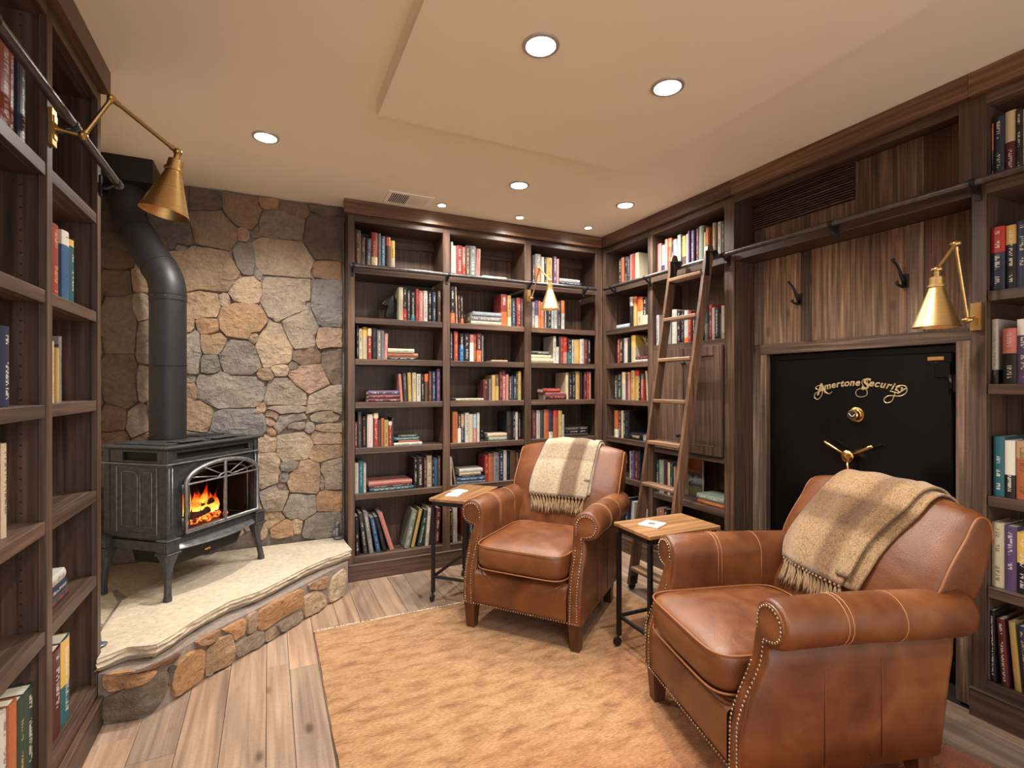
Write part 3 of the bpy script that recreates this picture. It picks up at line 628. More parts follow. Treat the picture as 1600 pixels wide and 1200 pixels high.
# ---------------------------------------------------------------- safe alcove: boards, louvre, shelf, trim
AL = thing('alcove', 'alcove of reclaimed boards around and above the black safe', 'alcove', (XR+.1, 1.54, 0))
K = KR; XBk = .165
bd = [(1.054,1.223,(.62,.48,.40)),(1.2245,1.288,(1.15,1.13,1.1)),(1.2895,1.512,(1.12,.92,.78)),(1.5135,1.733,(1.2,1.02,.88)),(1.7345,1.794,(.62,.52,.45)),(1.7955,2.024,(1.22,1.02,.86)),(2.0255,2.0865,(.92,.92,.92)),(.99,1.0525,(.6,.5,.44))]
for (p, q, c) in bd:
    z1 = 2.3505
    for (a, b) in (((1.49, 1.975), (2.016, z1))):
        if p > 1.5 and a > 2: b = 2.165
        m_ = MB(); K.box(m_, p, q, XBk, XBk+.015, a, b, .0012); o = m_.build('board', BARN, AL); o.color = tuple(c)+(1,)
m_ = MB(); slats_ = []
for k in range(15):
    z = 2.172+k*.0135; q = MB(); K.box(q, 1.515, 2.085, XBk-.012, XBk+.0055, z, z+.0075, .001); slats_.append(q)
K.box(m_, 1.513, 2.0865, XBk+.006, XBk+.012, 2.166, 2.375)
o = m_.build('louvre', WOOD['y'], AL)
for q in slats_: q.build('slat', WOOD['y'], o)
K.part('alcove_shelf', AL, .9895, 2.0895, -.0, XBk-.001, 1.976, 2.014, 'y')
K.part('top_rail', AL, 1.0305, 2.0895, 0, .02, 2.31, 2.351, 'y'); K.part('upper_stile', AL, .9895, 1.03, 0, .02, 2.015, 2.351, 'z')
K.part('alcove_ceiling', AL, .9895, 2.0895, .021, XBk, 2.352, 2.372, 'y')
crown(KR, AL, .989, 2.088, 'y')
K.part('side_lining', AL, 2.0885, 2.0897, .001, XBk+.016, .0, 2.35, 'z'); K.part('side_lining', AL, .9893, .9898, .001, XBk+.016, .0, 1.97, 'z')
m_ = MB(); K.box(m_, 1.0, 2.024, XBk-.03, XBk+.014, 1.43, 1.488, .002); o = m_.build('header_board', BARNY, AL); o.color = (.86,.76,.68,1)
m_ = MB(); K.box(m_, 2.0255, 2.087, XBk-.012, XBk+.014, 0.0, 1.487, .002); o = m_.build('side_board', BARN, AL); o.color = (.98,.97,.95,1)
m_ = MB(); K.box(m_, 1.985, 2.0245, XBk-.028, XBk+.012, 0.0, 1.429, .002); o = m_.build('side_board', BARN, AL); o.color = (.8,.7,.62,1)
m_ = MB(); K.box(m_, .99, 1.058, XBk-.12, XBk+.012, 0.0, 1.429, .002); o = m_.build('side_board', BARN, AL); o.color = (.75,.65,.58,1)
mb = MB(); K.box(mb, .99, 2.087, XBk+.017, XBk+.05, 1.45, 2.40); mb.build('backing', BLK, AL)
# ---------------------------------------------------------------- safe
SF = thing('safe', 'large glossy black steel safe with gold lettering, dial and three-spoke handle', 'safe', (XR+.3, 1.52, 0))
sx = XR+XBk
def sb(name, y0, y1, x0, x1, z0, z1, mat=SAFEM, bev=.004, parent=SF):
    m_ = MB(); m_.box((x0, y0, z0), (x1, y1, z1), bev); return m_.build(name, mat, parent, 'auto')
sb('body', 1.062, 1.982, sx+.0, sx+.1, .02, 1.427)
DR = sb('door', 1.105, 1.912, sx-.032, sx-.001, .10, 1.395, bev=.006)
sb('hinge', 1.105, 1.162, sx-.052, sx-.0325, 1.285, 1.352, bev=.003); sb('hinge', 1.0625, 1.104, sx-.05, sx-.001, 1.225, 1.3, bev=.003)
m_ = MB(); m_.tube([(sx-.046, 1.104, 1.215), (sx-.046, 1.104, 1.30)], .0085, 12); m_.build('hinge_pin', SAFEM, SF, True)
m_ = MB(); m_.box((sx-.0345, 1.135, 1.36), (sx-.0322, 1.195, 1.376), .001); o = m_.build('name_plate', simple('brass_plate', rgb(214,160,92), .35, .8), DR)
xf = sx-.0322
m_ = MB(); m_.lathe((xf, 1.487, 1.112), [(.036,0),(.036,.004),(.030,.006),(.029,.014),(.026,.016),(.025,.034),(.021,.038)], 32, (-1,0,0)); dl = m_.build('dial', GOLD, SF, 'auto')
m_ = MB(); m_.lathe((xf-.0382, 1.487, 1.112), [(.019,0),(.018,.0012)], 28, (-1,0,0)); m_.build('dial_face', BLK, dl, False)
m_ = MB(); m_.tube([(xf-.0398, 1.500, 1.119), (xf-.0398, 1.489, 1.106), (xf-.0398, 1.480, 1.106), (xf-.0398, 1.472, 1.117)], .0014, 6); m_.build('dial_mark', WHITE, dl)
cy, cz = 1.503, .912
m_ = MB(); m_.lathe((xf, cy, cz), [(.026,0),(.026,.03),(.029,.034),(.029,.05),(.024,.055),(.012,.057),(.011,.062),(.004,.064)], 28, (-1,0,0)); hb = m_.build('handle_hub', GOLD, SF, 'auto')
for ang in (152, 28, 270):
    a = math.radians(ang); dy, dz = -math.cos(a), math.sin(a)
    m_ = MB(); m_.tube([(xf-.044, cy+dy*r, cz+dz*r) for r in (.022, .06, .10, .125, .13)], [.0055, .006, .0085, .010, .004], 12); m_.build('handle_spoke', GOLD, hb, True)
# lettering on an arc
def letter_mesh(ch, size):
    cu = bpy.data.curves.new('t', 'FONT'); cu.body = ch; cu.size = size; cu.extrude = .0012; cu.bevel_depth = .0006; cu.align_x = 'CENTER'; cu.shear = .25; cu.offset = .0006
    o = bpy.data.objects.new('t', cu); COL.objects.link(o); bpy.context.view_layer.update()
    me = bpy.data.meshes.new_from_object(o.evaluated_get(bpy.context.evaluated_depsgraph_get())); bpy.data.objects.remove(o); return me
word = "Amertone Security"; m_ = MB(); adv = {'m':.036,'i':.014,'t':.019,'r':.021,'A':.036,'S':.030,' ':.007,'e':.024,'o':.025,'n':.026,'c':.023,'u':.027,'y':.027}
tot = sum(adv[c] for c in word); s = -tot/2; Rr = .62; yc, zc = 1.480, 1.2+.053-Rr
cache = {}
for ch in word:
    a_ = adv[ch]; th = (s+a_/2)/Rr; s += a_
    if ch == ' ': continue
    size = .075 if ch in 'AS' else .046
    if (ch, size) not in cache: cache[(ch, size)] = letter_mesh(ch, size)
    me = cache[(ch, size)]
    vs = []
    for v in me.vertices:
        lx, lz = v.co.x, v.co.y-(.016 if ch in 'AS' else 0); c_, s_ = math.cos(-th), math.sin(-th)
        rx, rz = lx*c_-lz*s_, lx*s_+lz*c_
        vs.append((xf-.002-v.co.z, yc-(Rr*math.sin(th)+rx), zc+Rr*math.cos(th)+rz))
    m_.add(vs, [tuple(p.vertices) for p in me.polygons])
def swash(pts):     # pixels of the photograph's crop -> door plane, smoothed
    P = [at(1260+x/7.5, 580+y/7.5, 'x', xf-.002) for x, y in pts]; out = []
    for i in range(len(P)-1):
        p0, p1, p2, p3 = P[max(i-1,0)], P[i], P[i+1], P[min(i+2, len(P)-1)]
        for k in range(5):
            t = k/5; out.append(.5*((2*p1)+(-p0+p2)*t+(2*p0-5*p1+4*p2-p3)*t*t+(-p0+3*p1-3*p2+p3)*t**3))
    out.append(P[-1]); m_.tube(out, .0019, 6)
swash([(300,240),(265,265),(225,240),(200,190),(150,168),(110,190),(130,215),(180,200),(190,240),(170,300),(130,330),(95,305),(105,260),(150,240),(190,225)])
swash([(720,130),(705,98),(670,98),(650,130),(670,175),(710,230),(705,280),(650,302),(595,290),(578,250),(600,215),(640,205),(668,222)])
swash([(980,232),(1050,250),(1090,250),(1060,215),(1075,180),(1115,165),(1165,180),(1180,225),(1150,270),(1090,292),(1020,288),(960,290),(915,320),(915,355),(950,372),(1000,350),(1025,300),(1040,250)])
m_.build('gold_lettering', simple('gold_letter', rgb(216,190,146), .35, .6), DR, False, fix=False)
# ---------------------------------------------------------------- books: (bay, row, shelf height, items)
# item: kind, start, end along the shelf, height, lean, cover colour, second colour, share, title colour
BOOKS = [
('BL',1,2.014,'U,0.501,0.537,0.250,0.000,B,,0,t|U,0.540,0.567,0.208,0.000,B,,0,t|U,0.573,0.603,0.204,0.000,n,,0,c|U,0.606,0.646,0.249,0.000,r,c,-35,|U,0.651,0.666,0.247,0.000,g,,0,|U,0.668,0.696,0.232,0.000,b,,0,w|U,0.703,0.730,0.228,0.000,B,o,75,|U,0.725,0.760,0.210,0.000,c,y,45,k'),
('BL',2,1.693,'U,0.786,0.815,0.222,0.000,c,,0,t|U,0.817,0.841,0.224,0.000,k,r,-35,w|U,0.847,0.865,0.208,0.000,d,,0,w|U,0.870,0.897,0.200,0.000,k,T,-20,w|U,0.903,0.924,0.221,0.000,r,,0,o|U,0.926,0.956,0.211,0.000,p,,0,w|U,0.959,0.986,0.213,0.000,w,,0,|U,0.990,1.015,0.210,0.000,k,,0,w|U,1.019,1.045,0.208,0.000,n,,0,w|U,1.056,1.082,0.221,0.000,B,,0,w'),
('BL',3,1.426,'U,0.510,0.525,0.219,0.000,k,,0,w|U,0.527,0.547,0.200,0.000,c,,0,k|U,0.550,0.579,0.210,0.000,c,y,70,t|U,0.582,0.606,0.204,0.000,r,c,75,w|U,0.611,0.640,0.204,0.000,k,,0,u|U,0.642,0.667,0.192,0.000,g,,0,w|U,0.668,0.690,0.191,0.000,g,,0,u|L,0.688,0.711,0.174,0.005,p,,0,w|F,0.712,0.891,0.030,0.000,c,,0,T|F,0.709,0.918,0.026,0.000,o,,0,m|F,0.714,0.901,0.018,0.000,k,,0,w'),
('BL',4,1.144,'F,0.586,0.790,0.028,0.000,u,,0,w|F,0.586,0.790,0.024,0.000,m,,0,p|F,0.585,0.794,0.022,0.000,m,,0,w|L,0.794,0.815,0.187,-0.013,p,,0,|L,0.819,0.848,0.191,-0.009,d,,0,s|L,0.851,0.876,0.197,-0.006,y,,0,|L,0.880,0.907,0.197,-0.002,c,,0,|U,0.909,0.937,0.189,0.000,w,,0,|L,0.941,0.961,0.187,-0.002,k,,0,c|U,0.965,0.990,0.189,0.000,B,o,72,|U,0.994,1.013,0.210,0.000,B,,0,p|U,1.017,1.041,0.208,0.000,n,,0,l|U,1.050,1.076,0.225,0.000,u,,0,p'),
('BL',5,0.848,'U,0.498,0.516,0.170,0.000,m,,0,w|U,0.519,0.544,0.232,0.000,d,,0,g|U,0.547,0.574,0.205,0.000,k,,0,o|U,0.578,0.616,0.216,0.000,w,,0,p|U,0.619,0.649,0.223,0.000,r,c,85,w|U,0.650,0.667,0.177,0.000,d,,0,|U,0.669,0.688,0.188,0.000,o,,0,|U,0.689,0.715,0.176,0.000,y,,0,k|U,0.718,0.740,0.165,0.000,r,w,85,w|U,0.741,0.750,0.189,0.000,d,,0,|F,0.788,0.914,0.016,0.000,G,,0,w|F,0.754,0.926,0.020,0.000,T,,0,w|F,0.786,0.926,0.014,0.000,o,,0,|F,0.752,0.945,0.019,0.000,w,,0,k'),
('BL',6,0.552,'U,0.498,0.523,0.198,0.000,w,,0,g|U,0.524,0.554,0.206,0.000,T,,0,l|U,0.555,0.572,0.194,0.000,w,,0,u|F,0.589,0.876,0.025,0.000,p,,0,r|F,0.593,0.876,0.015,0.000,m,,0,w|F,0.596,0.899,0.021,0.000,T,,0,w|U,0.889,0.912,0.207,0.000,k,,0,|U,0.913,0.956,0.207,0.000,k,,0,w|U,0.959,0.976,0.201,0.000,m,,0,c|U,0.981,1.017,0.215,0.000,c,,0,k|U,1.019,1.031,0.206,0.000,k,,0,|U,1.033,1.058,0.194,0.000,b,,0,T|U,1.060,1.076,0.207,0.000,B,,0,o'),
('BL',7,0.148,'L,0.505,0.531,0.255,-0.006,k,,0,w|L,0.554,0.585,0.268,-0.031,d,,0,w|L,0.590,0.624,0.274,-0.039,g,,0,w|L,0.637,0.671,0.232,-0.042,b,,0,l|L,0.680,0.710,0.237,-0.056,k,,0,u|L,0.725,0.761,0.258,-0.077,p,,0,|L,0.815,0.860,0.250,0.055,s,,0,w|L,0.866,0.895,0.253,0.057,y,,0,|L,0.909,0.949,0.241,0.049,G,,0,w|L,0.966,0.992,0.258,0.020,w,,0,k|L,1.010,1.030,0.251,0.012,p,,0,|L,1.033,1.073,0.248,0.014,m,,0,w'),
('BM',1,2.014,'U,1.151,1.171,0.254,0.000,w,,0,g|U,1.172,1.194,0.228,0.000,w,,0,l|U,1.196,1.239,0.232,0.000,r,,0,w|U,1.241,1.262,0.225,0.000,p,r,-45,w|U,1.264,1.293,0.238,0.000,B,,0,c|U,1.296,1.344,0.242,0.000,g,,0,w|L,1.343,1.374,0.227,0.008,p,,0,m|F,1.395,1.587,0.023,0.000,c,,0,w|F,1.412,1.550,0.015,0.000,m,,0,p'),
('BM',2,1.693,'U,1.148,1.183,0.258,0.000,k,o,-28,w|L,1.194,1.203,0.261,-0.009,c,,0,|L,1.211,1.225,0.198,-0.006,m,,0,c|L,1.228,1.250,0.197,-0.005,k,o,-18,c|F,1.315,1.543,0.028,0.000,l,,0,w|F,1.302,1.550,0.039,0.000,g,,0,w|F,1.303,1.559,0.025,0.000,c,,0,g|U,1.543,1.590,0.234,0.000,r,o,-45,w|U,1.594,1.623,0.229,0.000,y,c,-30,k|U,1.627,1.663,0.211,0.000,n,k,75,l|U,1.672,1.711,0.219,0.000,r,,0,w|U,1.713,1.724,0.213,0.000,g,,0,'),
('BM',3,1.426,'U,1.149,1.169,0.208,0.000,n,k,70,|U,1.175,1.207,0.211,0.000,r,,0,y|U,1.219,1.248,0.194,0.000,k,b,-60,w|U,1.256,1.293,0.196,0.000,k,,0,w|U,1.296,1.326,0.192,0.000,p,w,-70,r|U,1.329,1.348,0.199,0.000,r,,0,|U,1.349,1.383,0.202,0.000,m,o,-40,w|U,1.391,1.403,0.189,0.000,g,,0,|F,1.463,1.594,0.014,0.000,t,,0,'),
('BM',4,1.144,'F,1.191,1.459,0.016,0.000,c,,0,k|U,1.401,1.444,0.154,0.000,m,,0,|U,1.448,1.465,0.158,0.000,g,,0,|U,1.470,1.496,0.186,0.000,y,,0,|U,1.498,1.524,0.190,0.000,y,B,55,|U,1.529,1.552,0.212,0.000,m,,0,p|U,1.556,1.581,0.219,0.000,p,m,82,w|U,1.584,1.604,0.191,0.000,p,,0,|U,1.607,1.627,0.177,0.000,d,,0,w|U,1.630,1.643,0.183,0.000,d,,0,|U,1.645,1.666,0.179,0.000,n,,0,|U,1.668,1.680,0.208,0.000,G,,0,|U,1.683,1.707,0.216,0.000,y,,0,G'),
('BM',5,0.848,'U,1.164,1.203,0.221,0.000,o,,0,B|U,1.204,1.228,0.203,0.000,k,w,-50,|U,1.229,1.255,0.202,0.000,n,t,55,|U,1.260,1.290,0.211,0.000,w,,0,k|U,1.291,1.318,0.199,0.000,c,,0,t|U,1.323,1.349,0.200,0.000,p,l,50,w|U,1.353,1.372,0.209,0.000,w,,0,g|F,1.435,1.605,0.027,0.000,c,,0,o|F,1.442,1.598,0.026,0.000,s,,0,w|U,1.590,1.638,0.212,0.000,k,,0,B|U,1.640,1.659,0.201,0.000,k,,0,w|U,1.662,1.681,0.208,0.000,w,,0,|U,1.686,1.700,0.198,0.000,k,,0,w'),
('BM',6,0.552,'L,1.149,1.160,0.200,-0.004,w,,0,|L,1.181,1.195,0.194,-0.030,t,,0,|F,1.217,1.395,0.027,0.000,w,,0,g|F,1.217,1.378,0.018,0.000,c,,0,B|F,1.225,1.387,0.012,0.000,k,,0,w|F,1.205,1.412,0.025,0.000,b,,0,w|F,1.201,1.420,0.020,0.000,l,,0,k|U,1.415,1.442,0.195,0.000,r,,0,|U,1.443,1.481,0.203,0.000,o,,0,B|U,1.483,1.527,0.208,0.000,g,,0,k|U,1.530,1.560,0.214,0.000,n,,0,w|U,1.561,1.586,0.222,0.000,w,,0,g|U,1.590,1.613,0.201,0.000,k,,0,T|U,1.615,1.662,0.213,0.000,B,,0,|U,1.665,1.684,0.201,0.000,B,,0,t|U,1.689,1.713,0.213,0.000,k,,0,'),
('BM',7,0.148,'U,1.147,1.166,0.225,0.000,k,,0,y|U,1.167,1.183,0.240,0.000,w,,0,|U,1.184,1.201,0.242,0.000,w,,0,g|U,1.242,1.276,0.224,0.000,r,c,-12,|U,1.278,1.288,0.219,0.000,w,,0,|U,1.291,1.320,0.213,0.000,n,,0,w|U,1.322,1.354,0.220,0.000,m,,0,c'),
('BR',1,2.014,'U,1.800,1.824,0.229,0.000,d,,0,w|U,1.827,1.876,0.241,0.000,o,g,60,w|U,1.878,1.909,0.227,0.000,w,,0,p|U,1.911,1.926,0.230,0.000,k,,0,|U,1.928,1.981,0.228,0.000,y,,0,B|U,1.986,2.013,0.239,0.000,u,,0,w|U,2.014,2.041,0.225,0.000,p,,0,|F,2.035,2.230,0.022,0.000,w,,0,|F,2.036,2.246,0.020,0.000,n,,0,w|F,2.033,2.248,0.034,0.000,c,,0,'),
('BR',2,1.693,'U,1.800,1.827,0.197,0.000,g,,0,w|U,1.830,1.855,0.212,0.000,w,u,45,B|U,1.857,1.879,0.208,0.000,o,,0,|U,1.880,1.904,0.199,0.000,p,o,-50,|U,1.913,1.930,0.201,0.000,g,,0,w|U,1.933,1.966,0.203,0.000,k,,0,c|U,1.968,1.993,0.198,0.000,l,,0,w|U,1.995,2.020,0.207,0.000,w,,0,|U,2.025,2.052,0.213,0.000,n,,0,w|U,2.058,2.087,0.225,0.000,w,o,55,'),
('BR',3,1.426,'F,1.790,1.957,0.025,0.000,d,,0,w|F,1.790,1.966,0.028,0.000,c,,0,t|F,1.790,1.981,0.035,0.000,c,,0,o|U,1.988,2.013,0.211,0.000,w,,0,k|U,2.014,2.034,0.128,0.000,w,,0,|U,2.035,2.048,0.209,0.000,d,,0,|U,2.049,2.073,0.210,0.000,r,,0,|U,2.074,2.114,0.211,0.000,p,r,40,w|U,2.118,2.154,0.196,0.000,k,T,-45,w|U,2.160,2.176,0.189,0.000,w,,0,|U,2.178,2.232,0.191,0.000,y,,0,|U,2.232,2.270,0.198,0.000,w,,0,r|U,2.274,2.306,0.196,0.000,m,,0,p|U,2.306,2.330,0.195,0.000,k,,0,w'),
('BR',4,1.144,'F,1.894,2.048,0.030,0.000,r,,0,p|F,1.917,2.105,0.016,0.000,p,,0,m|F,1.915,2.105,0.039,0.000,m,,0,p|U,2.103,2.129,0.211,0.000,c,,0,w|U,2.135,2.158,0.202,0.000,k,,0,|U,2.160,2.186,0.204,0.000,k,,0,w|U,2.194,2.231,0.220,0.000,y,,0,o|U,2.235,2.251,0.213,0.000,k,,0,G|U,2.271,2.295,0.219,0.000,m,,0,p|U,2.296,2.317,0.223,0.000,r,,0,|U,2.318,2.334,0.219,0.000,p,,0,'),
('BR',5,0.848,'U,1.804,1.836,0.220,0.000,m,,0,p|U,1.841,1.873,0.216,0.000,w,,0,g|U,1.875,1.904,0.217,0.000,d,,0,|U,1.906,1.949,0.220,0.000,o,,0,r|U,1.951,1.985,0.216,0.000,n,w,-22,u|U,1.987,2.029,0.213,0.000,o,r,75,r|U,2.031,2.063,0.210,0.000,y,,0,c|U,2.064,2.085,0.178,0.000,w,,0,g|F,2.087,2.303,0.021,0.000,d,,0,w|F,2.087,2.306,0.025,0.000,k,,0,w|F,2.076,2.306,0.027,0.000,d,,0,m'),
('BR',6,0.552,'U,1.804,1.833,0.127,0.000,b,,0,w|U,1.841,1.873,0.120,0.000,m,,0,|U,1.875,1.904,0.120,0.000,c,,0,k|U,1.906,1.949,0.121,0.000,d,,0,w|U,1.951,1.985,0.115,0.000,k,,0,g'),
('RA',1,2.014,'U,3.208,3.175,0.224,0.000,k,,0,w|U,3.172,3.139,0.227,0.000,o,,0,|U,3.137,3.098,0.224,0.000,k,,0,w|U,3.096,3.078,0.215,0.000,n,,0,|U,3.075,3.047,0.227,0.000,p,,0,|U,3.046,3.015,0.226,0.000,r,,0,o|U,3.013,2.971,0.225,0.000,c,,0,t'),
('RA',2,1.693,'F,3.235,3.071,0.033,0.000,l,,0,w|U,3.072,3.040,0.227,0.000,k,w,70,u|U,3.037,3.000,0.225,0.000,y,o,70,|U,2.981,2.922,0.209,0.000,c,o,50,|U,2.918,2.870,0.200,0.000,k,c,-35,w'),
('RA',3,1.426,'U,3.229,3.194,0.191,0.000,r,,0,w|U,3.184,3.147,0.189,0.000,k,,0,w|U,3.144,3.099,0.190,0.000,w,,0,p|U,3.095,3.065,0.185,0.000,k,,0,G|U,3.058,3.009,0.203,0.000,c,y,60,t|F,3.007,2.869,0.025,0.000,m,,0,p|F,3.012,2.869,0.017,0.000,w,,0,k'),
('RA',4,1.144,'U,3.259,3.217,0.190,0.000,d,,0,w|U,3.210,3.169,0.200,0.000,G,,0,w|U,3.166,3.128,0.212,0.000,w,c,60,p|U,3.125,3.099,0.195,0.000,m,,0,n|U,3.096,3.070,0.212,0.000,p,,0,|U,3.056,3.015,0.222,0.000,y,,0,k|U,3.013,2.973,0.223,0.000,y,r,80,r|U,2.971,2.949,0.195,0.000,k,,0,w|U,2.947,2.913,0.195,0.000,r,d,80,w|L,2.891,2.869,0.215,0.017,c,,0,'),
('RA',5,0.848,'U,3.260,3.217,0.209,0.000,o,w,-30,|U,3.214,3.185,0.211,0.000,m,,0,w|U,3.183,3.156,0.211,0.000,c,,0,w|U,3.153,3.128,0.208,0.000,k,,0,w|U,3.127,3.076,0.210,0.000,k,,0,T|F,3.065,2.922,0.051,0.000,k,,0,c'),
('RA',6,0.552,'U,3.081,3.061,0.203,0.000,w,,0,u|U,3.059,3.021,0.210,0.000,u,,0,l|U,3.015,2.974,0.206,0.000,m,,0,|U,2.972,2.948,0.225,0.000,k,,0,T'),
('RA',7,0.148,'U,3.124,3.093,0.248,0.000,n,,0,|L,3.073,3.031,0.233,-0.020,w,,0,g|L,2.908,2.871,0.207,-0.014,w,,0,|U,2.867,2.853,0.217,0.000,k,,0,'),
('RB',1,2.014,'U,2.769,2.733,0.230,0.000,p,,0,|U,2.730,2.696,0.211,0.000,w,n,-35,|U,2.695,2.668,0.243,0.000,p,,0,w|U,2.667,2.632,0.242,0.000,r,o,75,|U,2.631,2.615,0.221,0.000,k,,0,w|U,2.609,2.580,0.220,0.000,w,,0,|U,2.578,2.546,0.242,0.000,l,,0,g|U,2.538,2.508,0.224,0.000,B,y,40,|U,2.504,2.483,0.230,0.000,w,,0,l|U,2.483,2.467,0.244,0.000,u,,0,g|U,2.449,2.424,0.237,0.000,u,,0,w|U,2.416,2.392,0.242,0.000,m,,0,p|U,2.389,2.351,0.246,0.000,s,,0,g|U,2.347,2.328,0.199,0.000,y,,0,|U,2.326,2.305,0.218,0.000,o,,0,|U,2.274,2.249,0.235,0.000,t,,0,k|U,2.243,2.216,0.233,0.000,w,,0,k|U,2.207,2.191,0.227,0.000,G,,0,'),
('RB',2,1.533,'U,2.776,2.748,0.214,0.000,w,,0,|U,2.691,2.665,0.222,0.000,g,,0,|U,2.663,2.633,0.207,0.000,g,,0,|U,2.632,2.606,0.234,0.000,w,,0,|U,2.605,2.580,0.230,0.000,w,,0,g|U,2.577,2.552,0.217,0.000,k,,0,w|U,2.548,2.516,0.213,0.000,k,,0,g|U,2.513,2.480,0.212,0.000,w,o,-15,g|U,2.477,2.449,0.204,0.000,r,,0,|U,2.445,2.429,0.160,0.000,n,,0,w|U,2.336,2.314,0.179,0.000,s,T,60,|U,2.312,2.284,0.221,0.000,r,,0,w|U,2.280,2.261,0.198,0.000,w,,0,p|U,2.259,2.228,0.194,0.000,k,,0,w|U,2.226,2.214,0.159,0.000,d,,0,|U,2.213,2.189,0.201,0.000,c,,0,t'),
('RB',3,0.508,'U,2.790,2.752,0.219,0.000,G,,0,w|U,2.751,2.706,0.227,0.000,s,,0,w|U,2.703,2.672,0.226,0.000,m,,0,n|U,2.671,2.647,0.218,0.000,c,,0,p|U,2.645,2.617,0.226,0.000,G,,0,s|U,2.614,2.599,0.198,0.000,t,,0,|F,2.402,2.189,0.033,0.000,s,,0,w|F,2.400,2.188,0.029,0.000,o,,0,y'),
('RB',4,0.148,'U,2.792,2.765,0.241,0.000,w,,0,|U,2.764,2.709,0.252,0.000,p,,0,w|U,2.708,2.673,0.252,0.000,k,,0,w|U,2.521,2.483,0.117,0.000,m,,0,o|U,2.480,2.445,0.131,0.000,r,,0,|U,2.437,2.405,0.148,0.000,w,,0,|U,2.402,2.381,0.159,0.000,k,,0,w|U,2.379,2.346,0.167,0.000,n,,0,l|U,2.341,2.291,0.188,0.000,r,,0,w|U,2.245,2.221,0.213,0.000,c,,0,o'),
('RC',1,2.012,'U,0.958,0.940,0.229,0.000,k,o,55,w|U,0.938,0.906,0.245,0.000,n,,0,w|U,0.906,0.875,0.253,0.000,m,c,55,w|U,0.874,0.856,0.246,0.000,k,,0,w|U,0.855,0.840,0.240,0.000,w,,0,k|U,0.838,0.816,0.222,0.000,b,,0,w'),
('RC',2,1.607,'U,0.951,0.903,0.238,0.000,n,r,60,w|U,0.901,0.872,0.235,0.000,k,y,70,w|U,0.871,0.840,0.242,0.000,n,,0,w|U,0.838,0.812,0.225,0.000,c,,0,k'),
('RC',3,1.259,'U,0.956,0.925,0.243,0.000,w,k,-22,g|U,0.911,0.871,0.204,0.000,k,p,55,w|U,0.869,0.836,0.234,0.000,u,w,75,w'),
('RC',4,0.839,'U,0.938,0.906,0.223,0.000,T,,0,w|U,0.904,0.876,0.211,0.000,k,w,40,w|U,0.876,0.840,0.212,0.000,o,t,70,B'),
('RC',5,0.498,'U,0.943,0.907,0.240,0.000,c,,0,B|U,0.906,0.871,0.236,0.000,u,,0,w|U,0.869,0.841,0.223,0.000,k,y,50,w'),
('RC',6,0.130,'L,0.952,0.928,0.275,0.005,k,,0,w|L,0.917,0.890,0.251,0.014,m,,0,w|L,0.879,0.856,0.252,0.019,y,,0,o|L,0.851,0.828,0.249,0.019,n,,0,y'),
('LB',1,1.889,'F,2.041,2.250,0.026,0.000,k,,0,w'),
('LB',2,1.525,'U,2.031,2.101,0.236,0.000,r,,0,|U,2.106,2.169,0.233,0.000,b,w,80,n|U,2.171,2.212,0.219,0.000,T,y,90,'),
('LB',3,1.198,'U,2.030,2.052,0.193,0.000,c,,0,r|U,2.053,2.073,0.174,0.000,y,,0,|U,2.075,2.093,0.185,0.000,k,,0,w|U,2.096,2.120,0.213,0.000,g,,0,'),
('LB',5,0.552,'F,2.018,2.151,0.036,0.000,w,,0,m|F,2.018,2.158,0.028,0.000,n,,0,w|F,2.018,2.179,0.035,0.000,d,,0,r'),
('LB',6,0.148,'U,2.022,2.102,0.273,0.000,m,,0,w|U,2.106,2.187,0.272,0.000,T,y,45,w'),
('LA',1,1.889,'U,1.667,1.738,0.229,0.000,r,,0,w|U,1.743,1.786,0.248,0.000,r,,0,w|U,1.790,1.837,0.254,0.000,n,,0,w'),
('LA',3,1.198,'U,1.684,1.731,0.204,0.000,n,,0,|U,1.636,1.676,0.196,0.000,c,,0,k'),
('LA',4,0.865,'U,1.666,1.707,0.245,0.000,r,,0,w|U,1.708,1.736,0.240,0.000,c,,0,k'),
('LA',6,0.148,'U,1.660,1.703,0.293,0.000,l,,0,w|U,1.706,1.743,0.272,0.000,w,,0,|U,1.744,1.785,0.276,0.000,o,,0,|U,1.787,1.825,0.261,0.000,G,,0,y|U,1.826,1.888,0.260,0.000,G,,0,w'),
]

PAL = {'w': ((216,208,196),'white'), 'c': ((214,196,158),'cream'), 't': ((172,140,104),'tan'), 'g': ((134,132,132),'grey'), 'k': ((34,30,34),'black'), 'n': ((40,52,88),'navy'), 'b': ((44,100,150),'blue'),
       'l': ((156,180,196),'pale blue'), 'T': ((32,104,116),'teal'), 'G': ((48,74,58),'green'), 'r': ((178,50,44),'red'), 'm': ((104,36,44),'maroon'), 'o': ((206,104,54),'orange'), 'y': ((212,172,88),'yellow'),
       'p': ((212,128,116),'pink'), 'u': ((96,72,118),'purple'), 'B': ((98,66,46),'brown'), 'd': ((72,68,68),'dark grey'), 's': ((142,158,140),'sage green')}
ORD = 'first second third fourth fifth sixth seventh eighth ninth tenth eleventh twelfth thirteenth fourteenth fifteenth sixteenth seventeenth eighteenth nineteenth twentieth'.split()
BAYS = {'BL': 'left bay of back bookcase', 'BM': 'middle bay of back bookcase', 'BR': 'right bay of back bookcase', 'RA': 'narrow corner bookcase', 'RB': 'bookcase behind the ladder', 'RC': 'bookcase right of safe', 'LB': 'far bay of left bookcase', 'LA': 'near bay of left bookcase'}
ROWN = {1: 'top shelf', 2: 'second shelf', 3: 'third shelf', 4: 'fourth shelf', 5: 'fifth shelf', 6: 'sixth shelf', 7: 'bottom shelf'}
